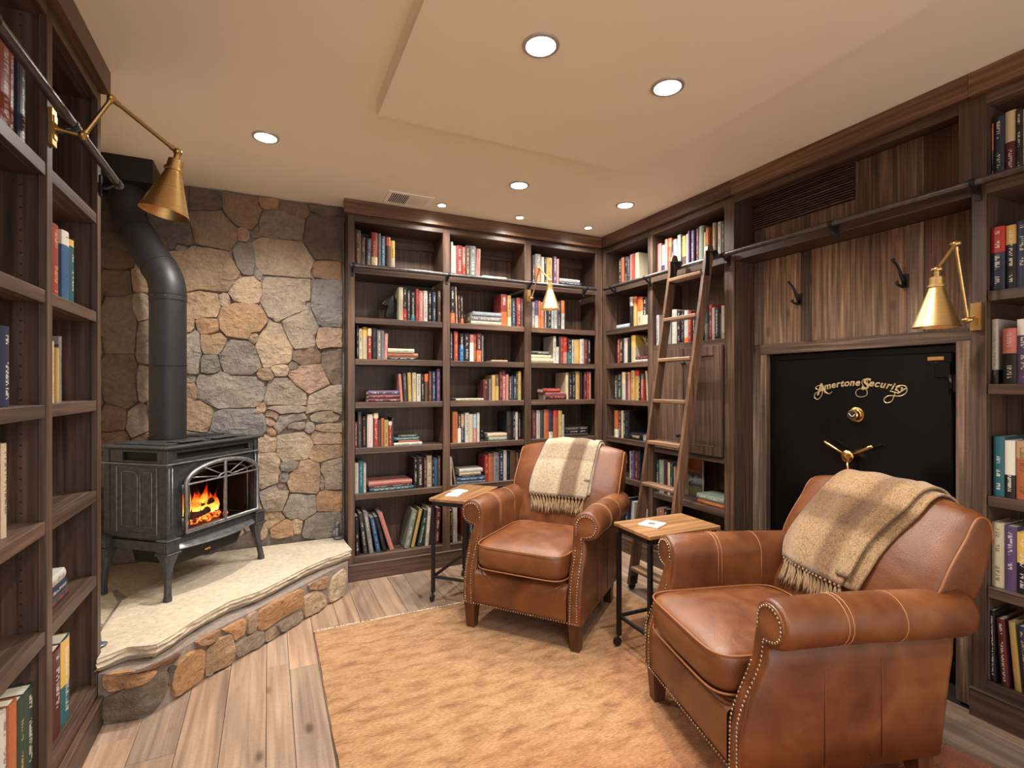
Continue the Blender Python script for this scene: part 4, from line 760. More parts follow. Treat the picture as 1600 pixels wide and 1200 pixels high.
ROWX = {('RB',3): 'shelf under cupboard', ('RB',4): 'bottom shelf', ('RC',6): 'bottom shelf', ('LB',6): 'bottom shelf', ('LA',6): 'bottom shelf'}
LIM = {'BL': (.482,1.097), 'BM': (1.124,1.735), 'BR': (1.762,2.397), 'RA': (2.8305,3.3295), 'RB': (2.160,2.7795), 'RC': (.177,.944), 'LB': (1.914,2.365), 'LA': (1.434,1.887)}
rb = random.Random(3)
def book_parts(th, hh, dd):
    "cover and page block of an upright book: spine faces -y at y = 0, thickness along x (centred), height z"
    t = .0022; m_ = MB(); n = 6
    # spine with rounded outer face
    xs = [-th/2+th*i/n for i in range(n+1)]; bul = min(th*.16, .006)
    vs = []; 
    for x in xs:
        y = -bul*(1-(2*x/th)**2)
        vs += [(x, y, 0), (x, y, hh)]
    for x in xs[::-1]: vs += [(x, t, 0), (x, t, hh)]
    N_ = len(vs)//2; fs = [(2*i, 2*((i+1) % N_), 2*((i+1) % N_)+1, 2*i+1) for i in range(N_)]
    fs += [tuple(2*i for i in range(N_))[::-1], tuple(2*i+1 for i in range(N_))]
    m_.add(vs, fs); m_.box((-th/2, t, 0), (-th/2+t, dd, hh)); m_.box((th/2-t, t, 0), (th/2, dd, hh))
    return m_, n
def make_book(th, hh, dd, main, c2, sp, ct, label, group):
    m_, n = book_parts(th, hh, dd)
    me = m_.mesh('cover', BOOK, False, None)
    uvl = me.uv_layers.new(name='UVMap')
    for p in me.polygons:
        for li, vi in zip(p.loop_indices, p.vertices):
            c = me.vertices[vi].co
            if p.normal.y < -.5: uvl.data[li].uv = ((c.x+th/2)/th, c.z/hh)
            else: uvl.data[li].uv = (-1, c.z/hh if abs(p.normal.x) > .5 else -1)
    t = thing('book', label, 'book', group=group)
    o = bpy.data.objects.new('cover', me); COL.objects.link(o); o.parent = t; q_ = PAL[main][0]; g_m = sum(q_)/3; f_ = .9*rb.uniform(.93, 1.05); o.color = rgb(*[(v*.80+g_m*.20)*f_ for v in q_])
    o['c2'] = list(rgb(*PAL[c2 or main][0])); tc = ct or {'k': 'w', 'n': 'w', 'm': 't', 'r': 'y', 'w': 'k', 'c': 'B', 'g': 'k', 'b': 'w', 'T': 'w', 'G': 'y'}.get(main, main)
    o['ct'] = list(rgb(*PAL[tc][0])); f = abs(sp)/100.
    o['sp'] = [0., 0., rb.uniform(0, 50)] if not c2 else ([f, 1.1, rb.uniform(0, 50)] if sp > 0 else [-.1, f, rb.uniform(0, 50)])
    e = .003; pg = MB(); pg.box((-th/2+.0022, .0022, e), (th/2-.0022, dd-.005, hh-e))
    o2 = pg.build('pages', PAGES, None); o2.parent = t
    return t
for bay, row, z, txt in BOOKS:
    K = {'B': KB, 'R': KR, 'L': KL}[bay[0]]; its = [q.split(',') for q in txt.split('|')]
    ups = []; fl = []
    for q in its:
        ty, a0, a1, hh, ln = q[0], float(q[1]), float(q[2]), float(q[3]), float(q[4])
        (fl if ty == 'F' else ups).append([ty, a0, a1, hh, ln]+q[5:])
    # photograph's left to right: +a on the back wall, -a on the right wall, +a on the left wall
    sgn = -1 if bay[0] == 'R' else 1
    ups.sort(key=lambda q: sgn*(q[1]+q[2]))
    tot = len(ups); rn = ROWX.get((bay, row), ROWN[row]); gp = 'books in the '+BAYS[bay]
    prev = None; ip = 0
    for i, q in enumerate(ups):
        lo, hi = min(q[1], q[2]), max(q[1], q[2])
        # keep clear of the neighbour before it
        if prev is not None and not q[4] and not prev[2]:
            if sgn > 0 and lo < prev[1]+.0006: lo = prev[1]+.0006
            if sgn < 0 and hi > prev[0]-.0006: hi = prev[0]-.0006
        l0_, l1_ = LIM[bay]; lo = max(lo, l0_+.001); hi = min(hi, l1_-.001)
        if hi-lo < .006: lo, hi = (lo, lo+.006) if lo+.006 < l1_ else (l1_-.007, l1_-.001)
        prev = (lo, hi, q[4])
        th = hi-lo; ins = .034+rb.uniform(-.004, .008); dd = min(.15+rb.uniform(-.02, .02), DEP-.02-ins); dd = max(min(dd, q[3]*.75), .1)
        ln = q[4]; ang = math.asin(max(-.5, min(.5, ln/q[3]))) if ln else 0
        hh = q[3]/math.cos(ang) if ang else q[3]
        if th > .022: hh = hh
        cn = PAL[q[5]][1]
        lab = '%s%s book, %s from left, %s, %s' % ('leaning ' if abs(ang) > .04 else '', cn, ORD[i], rn, BAYS[bay])
        if tot == 1: lab = '%s%s book alone, %s, %s' % ('', cn, rn, BAYS[bay])
        # leaning books are wider at the foot than their thickness
        t = make_book(th*math.cos(ang)*(.80 if abs(ang) > .04 else .95) if ang else th, hh, dd, q[5], q[6], int(q[7]), q[8], lab, gp)
        c = K.pt((lo+hi)/2, ins, z+.0006); rz = {'B': 0, 'R': -PI/2, 'L': PI/2}[bay[0]]
        if ang:
            # pivot about the foot corner on the side it leans to
            w2 = th*math.cos(ang)*.85/2; loc = {'B': 1, 'R': -1, 'L': 1}[bay[0]]
            tilt = ang*loc       # tilt in the book's own x direction
            M4 = Matrix.Translation(Vector(c)) @ Matrix.Rotation(rz, 4, 'Z') @ Matrix.Rotation(tilt, 4, 'Y') @ Matrix.Translation(Vector((0, 0, abs(math.sin(tilt))*w2)))
            t.rotation_mode = 'XYZ'; t.location = M4.to_translation(); t.rotation_euler = M4.to_euler()
        else: t.location = c; t.rotation_euler = (0, 0, rz)
    # piles: listed from the top down
    zz = z+.0008; fl2 = fl[::-1]
    for j, q in enumerate(fl2):
        lo, hi = min(q[1], q[2]), max(q[1], q[2]); n = len(fl2)
        # slide the pile clear of upright books that start beside it
        for (uq) in ups:
            ul, uh = min(uq[1], uq[2]), max(uq[1], uq[2])
            if uh < (lo+hi)/2 and uh > lo: lo = uh+.001
            if ul > (lo+hi)/2 and ul < hi: hi = ul-.001
        lo = max(lo, LIM[bay][0]+.001); hi = min(hi, LIM[bay][1]-.001)
        pos = ['bottom', 'second', 'third', 'top'][j] if n == 4 else (['bottom', 'middle', 'top'][j] if n == 3 else (['bottom', 'top'][j] if n == 2 else 'only'))
        if n == 5: pos = ['bottom', 'second lowest', 'middle', 'second highest', 'top'][j]
        th = max(q[3], .008); L_ = hi-lo; dd = min(max(L_*.66, .1), .19)
        lab = ('%s book lying flat, %s of pile, %s, %s' % (PAL[q[5]][1], pos, rn, BAYS[bay])) if n > 1 else '%s book lying flat, %s, %s' % (PAL[q[5]][1], rn, BAYS[bay])
        t = make_book(th, L_, dd, q[5], q[6], int(q[7]), q[8], lab, gp)
        rz = {'B': 0, 'R': -PI/2, 'L': PI/2}[bay[0]]
        c = K.pt((lo+hi)/2, .034+rb.uniform(-.004, .006), zz+th/2)
        M4 = Matrix.Translation(Vector(c)) @ Matrix.Rotation(rz+rb.uniform(-.012, .012), 4, 'Z') @ Matrix.Rotation(PI/2, 4, 'Y') @ Matrix.Translation(Vector((0, 0, -L_/2)))
        t.location = M4.to_translation(); t.rotation_euler = M4.to_euler(); zz += th+.0006
# ---------------------------------------------------------------- rug
mb = MB(); RGX = lambda y: 1.90+(2.745-y)*.12      # the right edge runs slightly outwards towards the camera
def rgp(u, v, z=None):
    y = -.3+v*3.045; e = .004*noise.noise(Vector((0, v*20, 1))) if u in (0, 1) else 0
    return (.205+u*(RGX(y)-.205)+e, y, (.0125+.0012*noise.noise(Vector((u*30, v*44, 0))) if 0 < u < 1 and 0 < v < 1 else .009) if z is None else z)
mb.grid(60, 90, rgp); mb.add([rgp(0,0,.0006), rgp(1,0,.0006), rgp(1,1,.0006), rgp(0,1,.0006), rgp(0,0,.009), rgp(1,0,.009), rgp(1,1,.009), rgp(0,1,.009)], [(0,3,2,1),(0,1,5,4),(1,2,6,5),(2,3,7,6),(3,0,4,7)])
rug = mb.build('rug', RUG, None, True); recentre(rug); tag(rug, 'large golden tan and rust coloured wool rug under the armchairs', 'rug')
mb = MB(); rf = random.Random(4)
for i in range(420):
    x = .207+1.716*i/419; l_ = rf.uniform(.008, .022)+.008*noise.noise(Vector((x*9, 0, 0))); a = rf.uniform(-.5, .5)
    mb.tube([(x, 2.742, .006), (x+a*.006, 2.744+l_*.5, .005), (x+a*.014, 2.744+l_, .0025)], [.0032, .003, .0018], 5)
fo = mb.build('fringe', simple('rug_fringe', rgb(240,230,214), .9), rug, True, kind='stuff')
# ---------------------------------------------------------------- armchairs
def arm_profile():
    C = (.315, .568); r = .0695; P = [(.246, .128), (.246, .24), (.246, .36), (.2455, .45), (.245, .52)]
    P += [(C[0]+r*math.cos(math.radians(a)), C[1]+r*math.sin(math.radians(a))) for a in (186, 172, 154, 136, 118, 100, 82, 64, 46, 28, 10, -8, -26, -44, -62, -80, -98)]
    P += [(.312, .484), (.318, .468), (.320, .44), (.319, .36), (.318, .24), (.316, .128)]
    return P
def offset(P, d, closed=True):
    out = []; n = len(P)
    for i in range(n):
        a, b = P[i-1] if (i or closed) else P[i], P[(i+1) % n] if (i < n-1 or closed) else P[i]
        tx, tz = b[0]-a[0], b[1]-a[1]; L_ = math.hypot(tx, tz) or 1
        out.append((P[i][0]+tz/L_*d, P[i][1]-tx/L_*d))
    return out
def sm(t): t = max(0, min(1, t)); return t*t*(3-2*t)
def yfr(z): return -.018+.088*sm((z-.26)/.26)
SEC = [(.495,.36),(.503,.42),(.518,.50),(.548,.59),(.586,.68),(.626,.752),(.660,.803),(.692,.840),(.730,.866),(.766,.874),(.796,.862),(.812,.834),(.817,.795),(.808,.74),(.785,.64),(.752,.52),(.712,.36),(.675,.2),(.658,.13)]
def sec_at(s):  # smooth sample of SEC by parameter in point units
    i = int(min(max(s, 0), len(SEC)-1.0001)); t = s-i; g = lambda k: Vector(SEC[min(max(k, 0), len(SEC)-1)])
    p0, p1, p2, p3 = g(i-1), g(i), g(i+1), g(i+2)
    return .5*((2*p1)+(-p0+p2)*t+(2*p0-5*p1+4*p2-p3)*t*t+(-p0+3*p1-3*p2+p3)*t**3)
def sec_norm(s):
    a, b = sec_at(max(s-.05, 0)), sec_at(min(s+.05, len(SEC)-1.001)); t = (b-a).normalized(); return Vector((-t.y, t.x))
HWB = .334
def back_pt(x, s, off=0):
    p = sec_at(s); n = sec_norm(s); q = max(-1, min(1, x/HWB))
    puff = .018*(1-q*q)*(1 if s < 11 else .3)*sm((p.y-.45)/.15)
    p = p+n*(off+puff)+Vector((.045*abs(q)**2.2*sm((9.5-s)/4)*sm((p.y-.45)/.12), 0)); z = p.y-(.024*q*q)*sm((p.y-.6)/.25)
    return Vector((x*(1-.14*(1-sm((p.y-.50)/.14))), p.x, z))
def armchair(label, loc, rz):
    t = thing('armchair', label, 'armchair', loc, rz)
    B = lambda m_, n, mat=LEATHER, s=True, p=t, **k: m_.build(n, mat, p, s, local=True, **k)
    for sg in (-1, 1):
        P = arm_profile(); nP = len(P); m_ = MB(); vs = []
        rings = [(-.009, 0, .0), (-.003, 0, .004), (0, 0, .013), (0, .12, .01), (0, .28, 0), (0, .46, 0), (0, .64, 0), (0, .82, 0), (0, .97, 0), (-.004, .992, 0), (-.012, 1, 0)]
        for (ins, f, dy) in rings:
            for (x, z) in offset(P, -ins):
                y0 = yfr(z)+dy; y1 = .648+(z-.13)*.13; zz = z-.012*sm((f-.3)/.7)*sm((z-.3)/.2)
                vs.append((sg*x, y0+(y1-y0)*f, zz))
        fs = [(k*nP+i, k*nP+(i+1) % nP, (k+1)*nP+(i+1) % nP, (k+1)*nP+i) for k in range(len(rings)-1) for i in range(nP)]
        fs += [tuple(range(nP)), tuple((len(rings)-1)*nP+i for i in range(nP))[::-1]]
        m_.add(vs, fs); arm = B(m_, 'arm')
        # pale stitched seams over the roll and down the side
        m_ = MB()
        for ys in (.26, .275, .45):
            m_.tube([(sg*x, ys, z-.012*sm(((ys-.06)/.6-.3)/.7)*sm((z-.3)/.2)) for (x, z) in offset(P, -.0006)[3:-5]], .0013, 5)
        B(m_, 'seam', STITCH, True, arm)
        m_ = MB()
        for ys in (.24, .43): m_.tube([(sg*.3195, ys, .15), (sg*.3205, ys, .44)], .0014, 5)
        B(m_, 'side_seam', simple('dark_seam', rgb(110,62,36), .5) if sg < 0 and 'dark_seam' not in bpy.data.materials else bpy.data.materials['dark_seam'], True, arm)
        # front panel following the scroll
        Q = offset(P, .013); m_ = MB(); nQ = len(Q)
        l0 = [(sg*x, yfr(z)+.001, z) for x, z in offset(P, .012)]; l1 = [(sg*x, yfr(z)-.0035, z) for x, z in offset(P, .0145)]; l2 = [(sg*x, yfr(z)-.006, z) for x, z in offset(P, .022)]
        m_.add(l0+l1+l2, [(k*nQ+i, k*nQ+(i+1) % nQ, (k+1)*nQ+(i+1) % nQ, (k+1)*nQ+i) for k in (0, 1) for i in range(nQ)]+[tuple(2*nQ+i for i in range(nQ))])
        B(m_, 'front_panel', LEATHER, 'auto')
        # nailheads along both edges of the panel
        m_ = MB(); ol = [(x, z) for x, z in offset(P, .0205)]
        path = [(ol[0][0], .136)]+ol[1:-1]+[(ol[-1][0], .136)]; acc = 0; nxt = 0
        for a, b in zip(path[:-1], path[1:]):
            L_ = math.hypot(b[0]-a[0], b[1]-a[1])
            while nxt <= acc+L_:
                q = (nxt-acc)/L_ if L_ else 0; x, z = a[0]+(b[0]-a[0])*q, a[1]+(b[1]-a[1])*q
                m_.sphere((sg*x, yfr(z)-.0075, z), .0046, 6, 4, sc=(1, .6, 1)); nxt += .0122
            acc += L_
        B(m_, 'nailheads', NAIL, True, kind='stuff')
    # front rail
    m_ = MB()
    def fr_(u, v):
        x = -.246+.492*u; a = v*PI/2*2
        z = .128+.172*v; e = min(v, 1-v); y = -.012-.010*sm(e/.12)+(.02*(1-e/.04) if e < .04 else 0)
        return (x, y, z)
    m_.grid(12, 22, fr_); m_.box((-.246, .004, .128), (.246, .50, .298)); B(m_, 'front_rail')
    m_ = MB()
    for i in range(47): m_.sphere((-.303+.606*i/46, -.0245, .137), .0042, 6, 4, sc=(1, .6, 1))
    B(m_, 'nailheads', NAIL, True, kind='stuff')
    # seat cushion
    cx, cy, cz, hx, hy, hz = 0, .222, .384, .2435, .268, .071
    def sq(c, e): return math.copysign(abs(c)**e, c)
    def cu(u, v):
        th = 2*PI*u; ph = -PI/2+PI*v; c = sq(math.cos(ph), .32)
        x = hx*sq(math.cos(th), .28)*c; y = hy*sq(math.sin(th), .28)*c; z = hz*sq(math.sin(ph), .42)
        bulge = .014*(1-(x/hx)**2)*(1 if y < -hy*.7 else 0)*(1-abs(z/hz))
        crown_ = .022*(1-(x/hx)**2)*(1-(y/hy)**2)*(1 if z > 0 else 0)
        wr = .0022*noise.noise(Vector((x*14, y*14, z*8)))
        return (cx+x, cy+y-bulge, cz+z+crown_+wr)
    m_ = MB(); m_.grid(72, 26, cu, wrapu=True); cush = B(m_, 'seat_cushion')
    m_ = MB()
    for zz in (.057, -.057):
        m_.tube([(hx*.992*sq(math.cos(a), .28), cy+hy*.992*sq(math.sin(a), .28)-.005*(1 if math.sin(a) < 0 else 0), cz+zz) for a in [2*PI*i/60 for i in range(60)]], .0036, 6, closed=True)
    B(m_, 'piping', WELT, True, cush)
    # back
    ns = 46; S = [18*i/(ns-1) for i in range(ns)]; xs = []
    for x, o_ in ((1, .024), (.995, .013), (.98, .005), (.95, .001), (.86, 0), (.7, 0), (.5, 0), (.25, 0)): xs.append((-HWB*x, o_))
    xs += [(0, 0)]+[(-x, o_) for x, o_ in xs[::-1]]
    vs = [tuple(back_pt(x, s, -o_)) for (x, o_) in xs for s in S]; fs = []
    for i in range(len(xs)-1):
        for j in range(ns): fs.append((i*ns+j, i*ns+(j+1) % ns, (i+1)*ns+(j+1) % ns, (i+1)*ns+j))
    fs += [tuple(range(ns)), tuple((len(xs)-1)*ns+j for j in range(ns))[::-1]]
    m_ = MB(); m_.add(vs, fs); bk = B(m_, 'backrest', LEATHER, 'auto')
    for sg in (-1, 1):
        m_ = MB(); m_.tube([tuple(back_pt(sg*HWB*.992, s, -.010)+Vector((sg*.001, 0, 0))) for s in [3+9.2*i/30 for i in range(31)]], .0042, 7); B(m_, 'welt', WELT, True, bk)
        # flat side gusset behind the welt
        m_ = MB(); m_.box((sg*HWB*.99, .66, .50), (sg*(HWB+.004), .735, .60)); 
    for (lx, ly) in ((-.282, .018), (.282, .018), (-.27, .605), (.27, .605)):
        m_ = MB(); a, b = .030, .021; dy = .012 if ly > .3 else 0
        vs = [(lx-b, ly-b+dy, 0), (lx+b, ly-b+dy, 0), (lx+b, ly+b+dy, 0), (lx-b, ly+b+dy, 0), (lx-a, ly-a, .130), (lx+a, ly-a, .130), (lx+a, ly+a, .130), (lx-a, ly+a, .130)]
        m_.add(vs, [(0,3,2,1),(4,5,6,7),(0,1,5,4),(1,2,6,5),(2,3,7,6),(3,0,4,7)]); B(m_, 'leg', LEGW, False)
    return t
CH = [((1.108, 2.221, .0125), math.radians(-51.63)), ((1.292, 1.294, .0125), math.radians(-105.65))]
chA = armchair('tan leather club armchair with nailheads in front of the back bookcase, cream throw on it', *CH[0])
chB = armchair('tan leather club armchair with nailheads nearest the camera, brown throw on it', *CH[1])
def blanket(label, chair, mat, tl, tr, bl, br, s0, s1, lay, seed):
    loc, rz = CH[chair]; t = thing('throw_blanket', label, 'blanket', loc, rz); nu, nv = 34, 60
    def xw(u, v):
        k = sm(v/.42); l = bl+(tl-bl)*k; r = br+(tr-br)*k; return l+(r-l)*u
    def surf(u, v, off):
        s = s0+(s1-s0)*v; x = xw(u, v)
        fold = .0035*math.sin(x*46+seed+v*2)*(1-.5*v)+.004*noise.noise(Vector((x*7+seed, v*6, 0)))
        return back_pt(x, s, off+max(0, fold+.004))
    def shell(uo0, uo1, a, b, name, m_at, v0=0, v1=1):
        m_ = MB(); ring = []
        cols = [(uo0+(uo1-uo0)*i/nu, b) for i in range(nu+1)]+[(uo1+(uo1-uo0)*.012, (a+b)/2)]+[(uo0+(uo1-uo0)*(nu-i)/nu, a) for i in range(nu+1)]+[(uo0-(uo1-uo0)*.012, (a+b)/2)]
        n = len(cols); vs = []; V = [v0+(v1-v0)*j/nv for j in range(nv+1)]
        for v in V:
            for (u, off) in cols: vs.append(tuple(surf(u, v, off)))
        fs = [(j*n+i, j*n+(i+1) % n, (j+1)*n+(i+1) % n, (j+1)*n+i) for j in range(nv) for i in range(n)]+[tuple(range(n))[::-1], tuple(nv*n+i for i in range(n))]
        m_.add(vs, fs); o = m_.build(name, m_at, t, True, local=True)
        uvl = o.data.uv_layers.new(name='UVMap'); uvs = [(cols[i][0], V[j]) for j in range(nv+1) for i in range(n)]
        for p in o.data.polygons:
            for li, vi in zip(p.loop_indices, p.vertices): uvl.data[li].uv = uvs[vi]
        return o
    shell(0, 1, .011, .019, 'throw', mat)
    for q in lay: shell(q[0], q[1], q[2], q[3], 'under_fold', mat, q[4], 1)
    m_ = MB(); r = random.Random(seed); nt_ = 17
    for i in range(nt_):
        u = (i+.5)/nt_; p = surf(u, 0, .013); m_.sphere(p+Vector((0, -.002, -.004)), .0062, 6, 5)
        for k in range(7):
            du = r.uniform(-.017, .017); ln = r.uniform(.078, .108); pts = []
            for q in range(5):
                f = q/4; sdrop = s0-ln*f/.098*.98; b_ = back_pt(xw(u, 0)+du*f*1.1+.003*math.sin(q+k), max(sdrop, .2), .010+.007*math.sin(f*3+k)*f)
                pts.append(b_)
            m_.tube([p+Vector((0, 0, -.004))]+pts[1:], [.0026, .0033, .0034, .0030, .0018], 5)
    m_.build('tassels', TASSEL, t, True, local=True, kind='stuff')
    return t
blanket('cream and brown checked wool throw with tassels over the far armchair', 0, PLAID1, -.150, .180, -.192, .168, 2.95, 13.2, [(.85, 1.045, .003, .0105, .02), (.93, 1.02, .0195, .025, .1)], 3)
blanket('tan and brown checked wool throw with tassels over the near armchair', 1, PLAID2, -.150, .17, -.245, .100, 2.55, 13.4, [(.75, 1.16, .003, .0105, .0), (.9, 1.06, .0195, .027, .03)], 8)
# ---------------------------------------------------------------- side tables
def side_table(label, c, rz, L_, W_, h, z0=.0):
    t = thing('side_table', label, 'side table', (c[0], c[1], z0), rz); h -= z0
    B = lambda m_, n, mat=BLACKM, s=False, p=t: m_.build(n, mat, p, s, local=True)
    m_ = MB(); m_.box((-L_/2, -W_/2, h-.018), (L_/2, W_/2, h), .0025); B(m_, 'table_top', TABLEW)
    a, b = L_/2-.018, W_/2-.018; q = .0095
    for (y0) in (-b, b): m_ = MB(); m_.box((-a, y0-q, h-.042), (a, y0+q, h-.0185), .001); B(m_, 'apron')
    for (x0) in (-a, a): m_ = MB(); m_.box((x0-q, -b+q, h-.042), (x0+q, b-q, h-.0185), .001); B(m_, 'apron')
    for (x0, y0) in ((-a, -b), (-a, b), (a, -b), (a, b)):
        cast = (x0 < 0 and y0 > 0) or (x0 > 0 and y0 > 0)
        m_ = MB(); m_.box((x0-q, y0-q, .05 if cast else .012), (x0+q, y0+q, h-.0425), .001); lg = B(m_, 'leg')
        m_ = MB()
        if cast:
            m_.tube([(x0, y0, .05), (x0-.004, y0+.003, .042)], .006, 8); m_.lathe((x0-.010, y0-.008, .021), [(.006, 0), (.02, .001), (.021, .008), (.02, .015), (.006, .016)], 16, (0, 1, 0)); B(m_, 'caster', BLACKM, 'auto', lg)
        else: m_.lathe((x0, y0, .0), [(.011, 0), (.012, .006), (.007, .012)], 12); B(m_, 'foot', BLACKM, 'auto', lg)
    for y0 in (-b, b): m_ = MB(); m_.box((-a+q, y0-.007, .135), (a-q, y0+.007, .149), .001); B(m_, 'stretcher')
    for x0 in (-a, a): m_ = MB(); m_.box((x0-.007, -b+q, .135), (x0+.007, b-q, .149), .001); B(m_, 'stretcher')
    return t
side_table('small oak-topped black metal side table at the left of the far armchair', (1.083, 2.925), math.radians(44), .45, .25, .60)
side_table('small oak-topped black metal side table between the two armchairs', (1.692, 1.842), math.radians(-1.5), .415, .262, .60, .0128)
def coaster(label, c, rz, s, h, mat, group=None):
    m_ = MB(); m_.box((-s/2, -s/2, 0), (s/2, s/2, h), .0015); o = m_.build('coaster', mat, None, False); o.location = c; o.rotation_euler = (0, 0, rz); tag(o, label, 'coaster', group); return o
def marble():
    m, nt, N, L, b = newmat('printed_tile'); mp = mapping(N, L, (1,1,1)); v = nd(N, 'ShaderNodeTexVoronoi'); v.inputs['Scale'].default_value = 38; L.new(mp.outputs[0], v.inputs['Vector'])
    r = ramp(N, L, v.outputs['Distance'], [(.1, rgb(160,150,146)), (.25, rgb(236,232,226))]); L.new(r.outputs[0], b.inputs['Base Color']); b.inputs['Roughness'].default_value = .3; return m
TILE = marble(); WT = simple('white_tile', rgb(232,228,222), .35)
coaster('plain white square coaster at the front of the far side table', (.985, 2.86, .6003), .9, .078, .009, WT)
coaster('patterned grey and white coaster overlapping behind the plain one on far table', (1.05, 2.94, .6003), .55, .078, .009, TILE)
o = coaster('white picture tile lying on the side table between the armchairs', (1.617, 1.855, .6003), .42, .098, .008, WT)
m_ = MB(); m_.box((-.022, -.016, .0081), (.012, .016, .0086)); p_ = m_.build('printed_picture', simple('grey_print', rgb(128,110,108), .5), o, local=True)
# ---------------------------------------------------------------- rails
def rail(label, pts, r, mounts, wall):
    "mounts: (point on the rail, point on the wood, plate normal)"
    c = Vector(pts[0]); t = thing('ladder_rail', label, 'rail', tuple(Vector(pts[0])*.5+Vector(pts[1])*.5))
    m_ = MB(); m_.tube(pts, r, 14); d = (Vector(pts[1])-Vector(pts[0])).normalized()
    m_.build('rail_pipe', RAILM, t, 'auto')
    for e in (0, 1):
        m_ = MB(); p = Vector(pts[e]); m_.tube([p-d*.012, p+d*.012], r*1.12, 14); m_.build('end_cap', RAILM, t, 'auto')
    for (p, q) in mounts:
        p, q = Vector(p), Vector(q); m_ = MB(); n = (p-q); n.z = 0; n.normalize(); side = n.cross(Vector((0,0,1)))
        m_.obox(q+n*.003+Vector((0,0,-.012)), side, n, (0,0,1), (.009, .003, .038)); m_.tube([q+n*.004+Vector((0,0,-.02)), q+n*.02+Vector((0,0,-.02)), p+Vector((0,0,-r*.8))], .0065, 8)
        m_.tube([p-d*.009, p+d*.009], r*1.18, 14); m_.build('bracket', BLACKM, t, 'auto')
zr = 2.015
rail('dark steel ladder rail across the back bookcase', [(.475, 3.325, zr), (2.318, 3.325, zr)], .0135, [((x, 3.325, zr), (x, YB-.0008, zr-.01)) for x in (.478, 1.11, 1.748, 2.24)], 'b')
rail('long dark steel ladder rail along the right wall above the safe', [(2.382, 3.275, zr-.002), (2.382, .2, zr-.002)], .0135, [((2.382, y, zr-.002), (XR-.0008, y, zr-.012)) for y in (3.2, 2.805, 2.125, 1.50, .967)], 'r')
rail('dark steel ladder rail on the left bookcase, ending by the stove pipe', [(-.523, 1.0, 2.024), (-.523, 2.407, 2.024)]  , .0138, [((-.523, y, 2.024), (XL+.0008, y, 2.014)) for y in (1.42, 1.905, 2.375)], 'l')
# ---------------------------------------------------------------- ladder
LD = thing('library_ladder', 'brown wooden rolling library ladder leaning on the right rail', 'ladder', (2.0, 2.35, 0))
lx = lambda z: 1.975+.169*z
for y in (2.19, 2.48):
    m_ = MB(); pts = []
    prof = [(lx(.035), .035), (lx(2.05), 2.05), (lx(2.05)+.006, 2.075), (lx(2.05)+.026, 2.092), (lx(2.05)+.046, 2.08), (lx(2.05)+.056, 2.05), (lx(.035)+.062, .035)]
    m_.prism(prof, lambda a, b, d: (a, d, b), y, y+.021); sr = m_.build('ladder_stile', LADW, LD)
    m_ = MB(); xw_ = lx(.035)+.03; m_.lathe((xw_, y+.004, .024), [(.008, 0), (.024, .001), (.024, .013), (.008, .014)], 16, (0, 1, 0)); m_.box((xw_-.02, y-.003, .04), (xw_+.02, y-.0003, .085)); m_.build('wheel', BLACKM, sr, 'auto')
    for zb in (.07, .11): pass
    m_ = MB(); xr_ = 2.382
    m_.lathe((xr_, y-.012, zr+.02), [(.006, 0), (.020, .002), (.014, .006), (.020, .010), (.006, .012)], 16, (0, 1, 0)); m_.box((lx(1.9)+.012, y-.0045, 1.90), (lx(1.9)+.040, y-.0003, 2.045)); m_.tube([(lx(2)+.03, y-.004, 2.04), (xr_, y-.006, zr+.03)], .006, 8); m_.build('hook', BLACKM, sr, 'auto')
for i, z in enumerate((.148, .403, .658, .913, 1.168, 1.423, 1.678, 1.933)):
    m_ = MB(); x = lx(z); m_.box((x-.012, 2.2115, z-.022), (x+.062, 2.4795, z), .004); m_.build('rung', LADR, LD)
